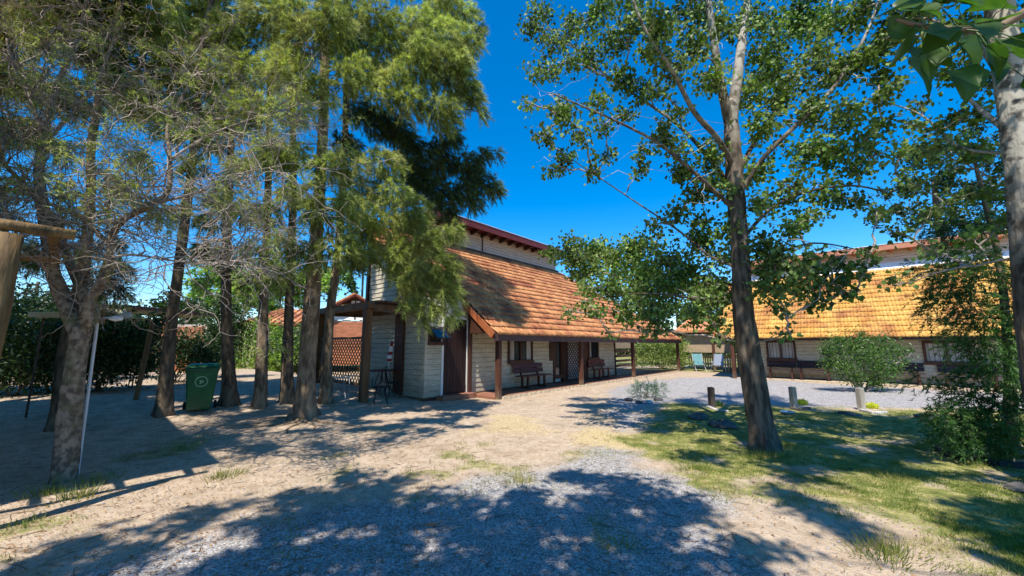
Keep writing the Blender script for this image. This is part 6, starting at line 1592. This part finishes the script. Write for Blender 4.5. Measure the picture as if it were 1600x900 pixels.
# ------------------------------------------------------------------ GROUND COVER
def cam_cover(n, xr, yr, seed):
    rg = np.random.default_rng(seed); y = yr[0] * (yr[1] / yr[0]) ** rg.random(n); x = rg.uniform(-1.5, 1.5, n) * y
    return x, y
x, y = cam_cover(620000, None, (2.0, 13), 5)
g_, l_, d_ = masks(x, y); rg = np.random.default_rng(9)
clump = fbm(x, y, 3.5, 61, 3)
keep = rg.random(len(x)) < np.clip(l_ * (clump * 1.8 - .55), 0, 1) * np.where(poly_sd(x, y, LAWN) > 0, 1.0, .8)
x, y = x[keep], y[keep]; n = len(x)
P = np.stack([x, y, gz(x, y) + .012], 1); D = unit(np.stack([rg.normal(size=n) * .55, rg.normal(size=n) * .55, np.ones(n)], 1))
v, f = needle_geo(P, D, rg.uniform(.02, .055, n) * (1 + .9 * (fbm(x, y, 1.6, 90) > .56)), .006, rg)
tag(link('grass', np_mesh('grass', v, f, 'grass_blade')), 'short grass blades growing in patches over the lawn and sand', 'grass', kind='stuff')
# taller tufts
TP = [(150, 752), (75, 770), (1230, 700), (1245, 712), (1440, 700), (1395, 860), (1085, 735), (810, 756), (125, 776), (1190, 690), (1210, 715), (350, 745), (1180, 712), (1375, 870), (1470, 695)]
Vs = []
for (px, py) in TP:
    a, b, c = ground(px, py); n = 170; q = rg.normal(size=(n, 2)) * .10
    P = np.stack([a + q[:, 0], b + q[:, 1], np.full(n, c)], 1); D = unit(np.stack([q[:, 0] * 4 + rg.normal(size=n) * .3, q[:, 1] * 4 + rg.normal(size=n) * .3, np.ones(n)], 1))
    Vs.append(needle_geo(P, D, rg.uniform(.06, .15, n), .007, rg))
v, f = join(Vs); tag(link('grass_tufts', np_mesh('grass_tufts', v, f, 'grass_blade')), 'taller grass tufts at trunk feet and on the sand', 'grass', kind='stuff')
# gravel stones
x, y = cam_cover(115000, None, (1.8, 12), 15); g_, l_, d_ = masks(x, y); rg = np.random.default_rng(19)
keep = rg.random(len(x)) < np.clip(g_ * .75 + .16, 0, 1) * (1 - l_ * .9); x, y = x[keep], y[keep]; n = len(x)
oct_ = np.array([(1, 0, 0), (0, 1, 0), (-1, 0, 0), (0, -1, 0), (0, 0, .7)]); of_ = np.array([(0, 1, 4), (1, 2, 4), (2, 3, 4), (3, 0, 4)])
s = rg.uniform(.004, .0095, n) * (1 + .8 * (rg.random(n) < .05)); a = rg.random(n) * 6.28
T = oct_[None] * (1 + rg.normal(size=(n, 5, 3)) * .22); ca, sa = np.cos(a)[:, None], np.sin(a)[:, None]
Tx = T[..., 0] * ca - T[..., 1] * sa; Ty = T[..., 0] * sa + T[..., 1] * ca
zz = gz(x, y) + .002
V_ = np.stack([Tx * s[:, None] + x[:, None], Ty * s[:, None] + y[:, None], T[..., 2] * s[:, None] + zz[:, None]], -1).reshape(-1, 3)
F_ = (of_[None] + (np.arange(n) * 5)[:, None, None]).reshape(-1, 3)
mat('gravel_stone', (.24, .225, .215), .9, (.43, .41, .39), 40, coord='World', col3=(.56, .53, .50), scale3=30, mx3=(.6, .7))
tag(link('gravel', np_mesh('gravel', V_, F_, 'gravel_stone')), 'loose grey gravel stones on the drive', 'gravel', kind='stuff')
# leaf litter
rg = np.random.default_rng(29); n = 26000
y = 2.2 * (14 / 2.2) ** rg.random(n); x = rg.uniform(-1.4, 1.1, n) * y
w = np.where(x < -.5, .9, .25); k = rg.random(n) < w; x, y = x[k], y[k]; n = len(x)
P = np.stack([x, y, gz(x, y) + .012], 1); v, f = leaf_geo(P, rg.uniform(.014, .042, n), 0, 0, .55, rg)
vz = v.reshape(-1, 4, 3); vz[..., 2] = P[:, None, 2] + (vz[..., 2] - P[:, None, 2]) * .3 + .004
tag(link('leaf_litter', np_mesh('leaf_litter', vz.reshape(-1, 3), f, 'dry_leaf')), 'dry brown leaves and bark bits scattered on the soil', 'leaf litter', kind='stuff')
# fine fallen twigs
n = 800; y = 2.5 * (13 / 2.5) ** rg.random(n); x = rg.uniform(-1.4, .6, n) * y; a = rg.random(n) * 6.28; L = rg.uniform(.05, .22, n)
P0_ = np.stack([x, y, gz(x, y) + .008], 1); P1_ = P0_ + np.stack([np.cos(a) * L, np.sin(a) * L, np.zeros(n)], 1); P1_[:, 2] = gz(P1_[:, 0], P1_[:, 1]) + .008
v, f = tubes_batch(np.stack([P0_, (P0_ + P1_) / 2 + rg.normal(size=(n, 3)) * [.008, .008, .002], P1_], 1), np.tile([.003, .0025, .0015], (n, 1)), 4)
tag(link('fallen_twigs', np_mesh('fallen_twigs', v, f, 'twig_brown')), 'thin fallen twigs scattered on the bare earth', 'twigs', kind='stuff')
# surface roots running out from the flared trunk
x0, y0, z0 = ground(475, 652)
rt = thing('surface_roots', 'exposed roots spreading over the earth in front of the flared trunk', 'roots', (x0, y0, z0))
for k, (dx, dy, L) in enumerate(((-.3, -1, 1.5), (.3, -1, 1.6), (-1, -.5, 1.3), (1, -.55, 1.9), (.75, -1, 1.3), (-.8, -1, 1.2), (0, -1, .9))):
    d = unit(np.array([dx, dy, 0])); pts = []
    for i in range(9):
        t = .22 + L * i / 8; s = np.array([d[0] * t - d[1] * math.sin(i * .9 + k) * .06, d[1] * t + d[0] * math.sin(i * .9 + k) * .06])
        pts.append((s[0], s[1], float(gz(x0 + s[0], y0 + s[1])[0]) - z0 + .005 - .02 * (i / 8)))
    MB().tube(pts, [.045 * (1 - i / 9.5) + .006 for i in range(9)], 7).build('root', 'bark', rt, smooth=True)
# curled dry leaf lying on the drive
x, y, z = ground(683, 824)
dl = thing('fallen_leaf', 'curled brown leaf lying alone on the gravel in front', 'leaf', (x, y, z + .01), R(100))
o = link('blade', big_leaf_mesh(9), dl); o.data = o.data.copy(); o.data.materials.clear(); o.data.materials.append(MATS['dry_leaf']); o.scale = (.09, .14, .16); o.rotation_euler = (R(14), R(20), 0)
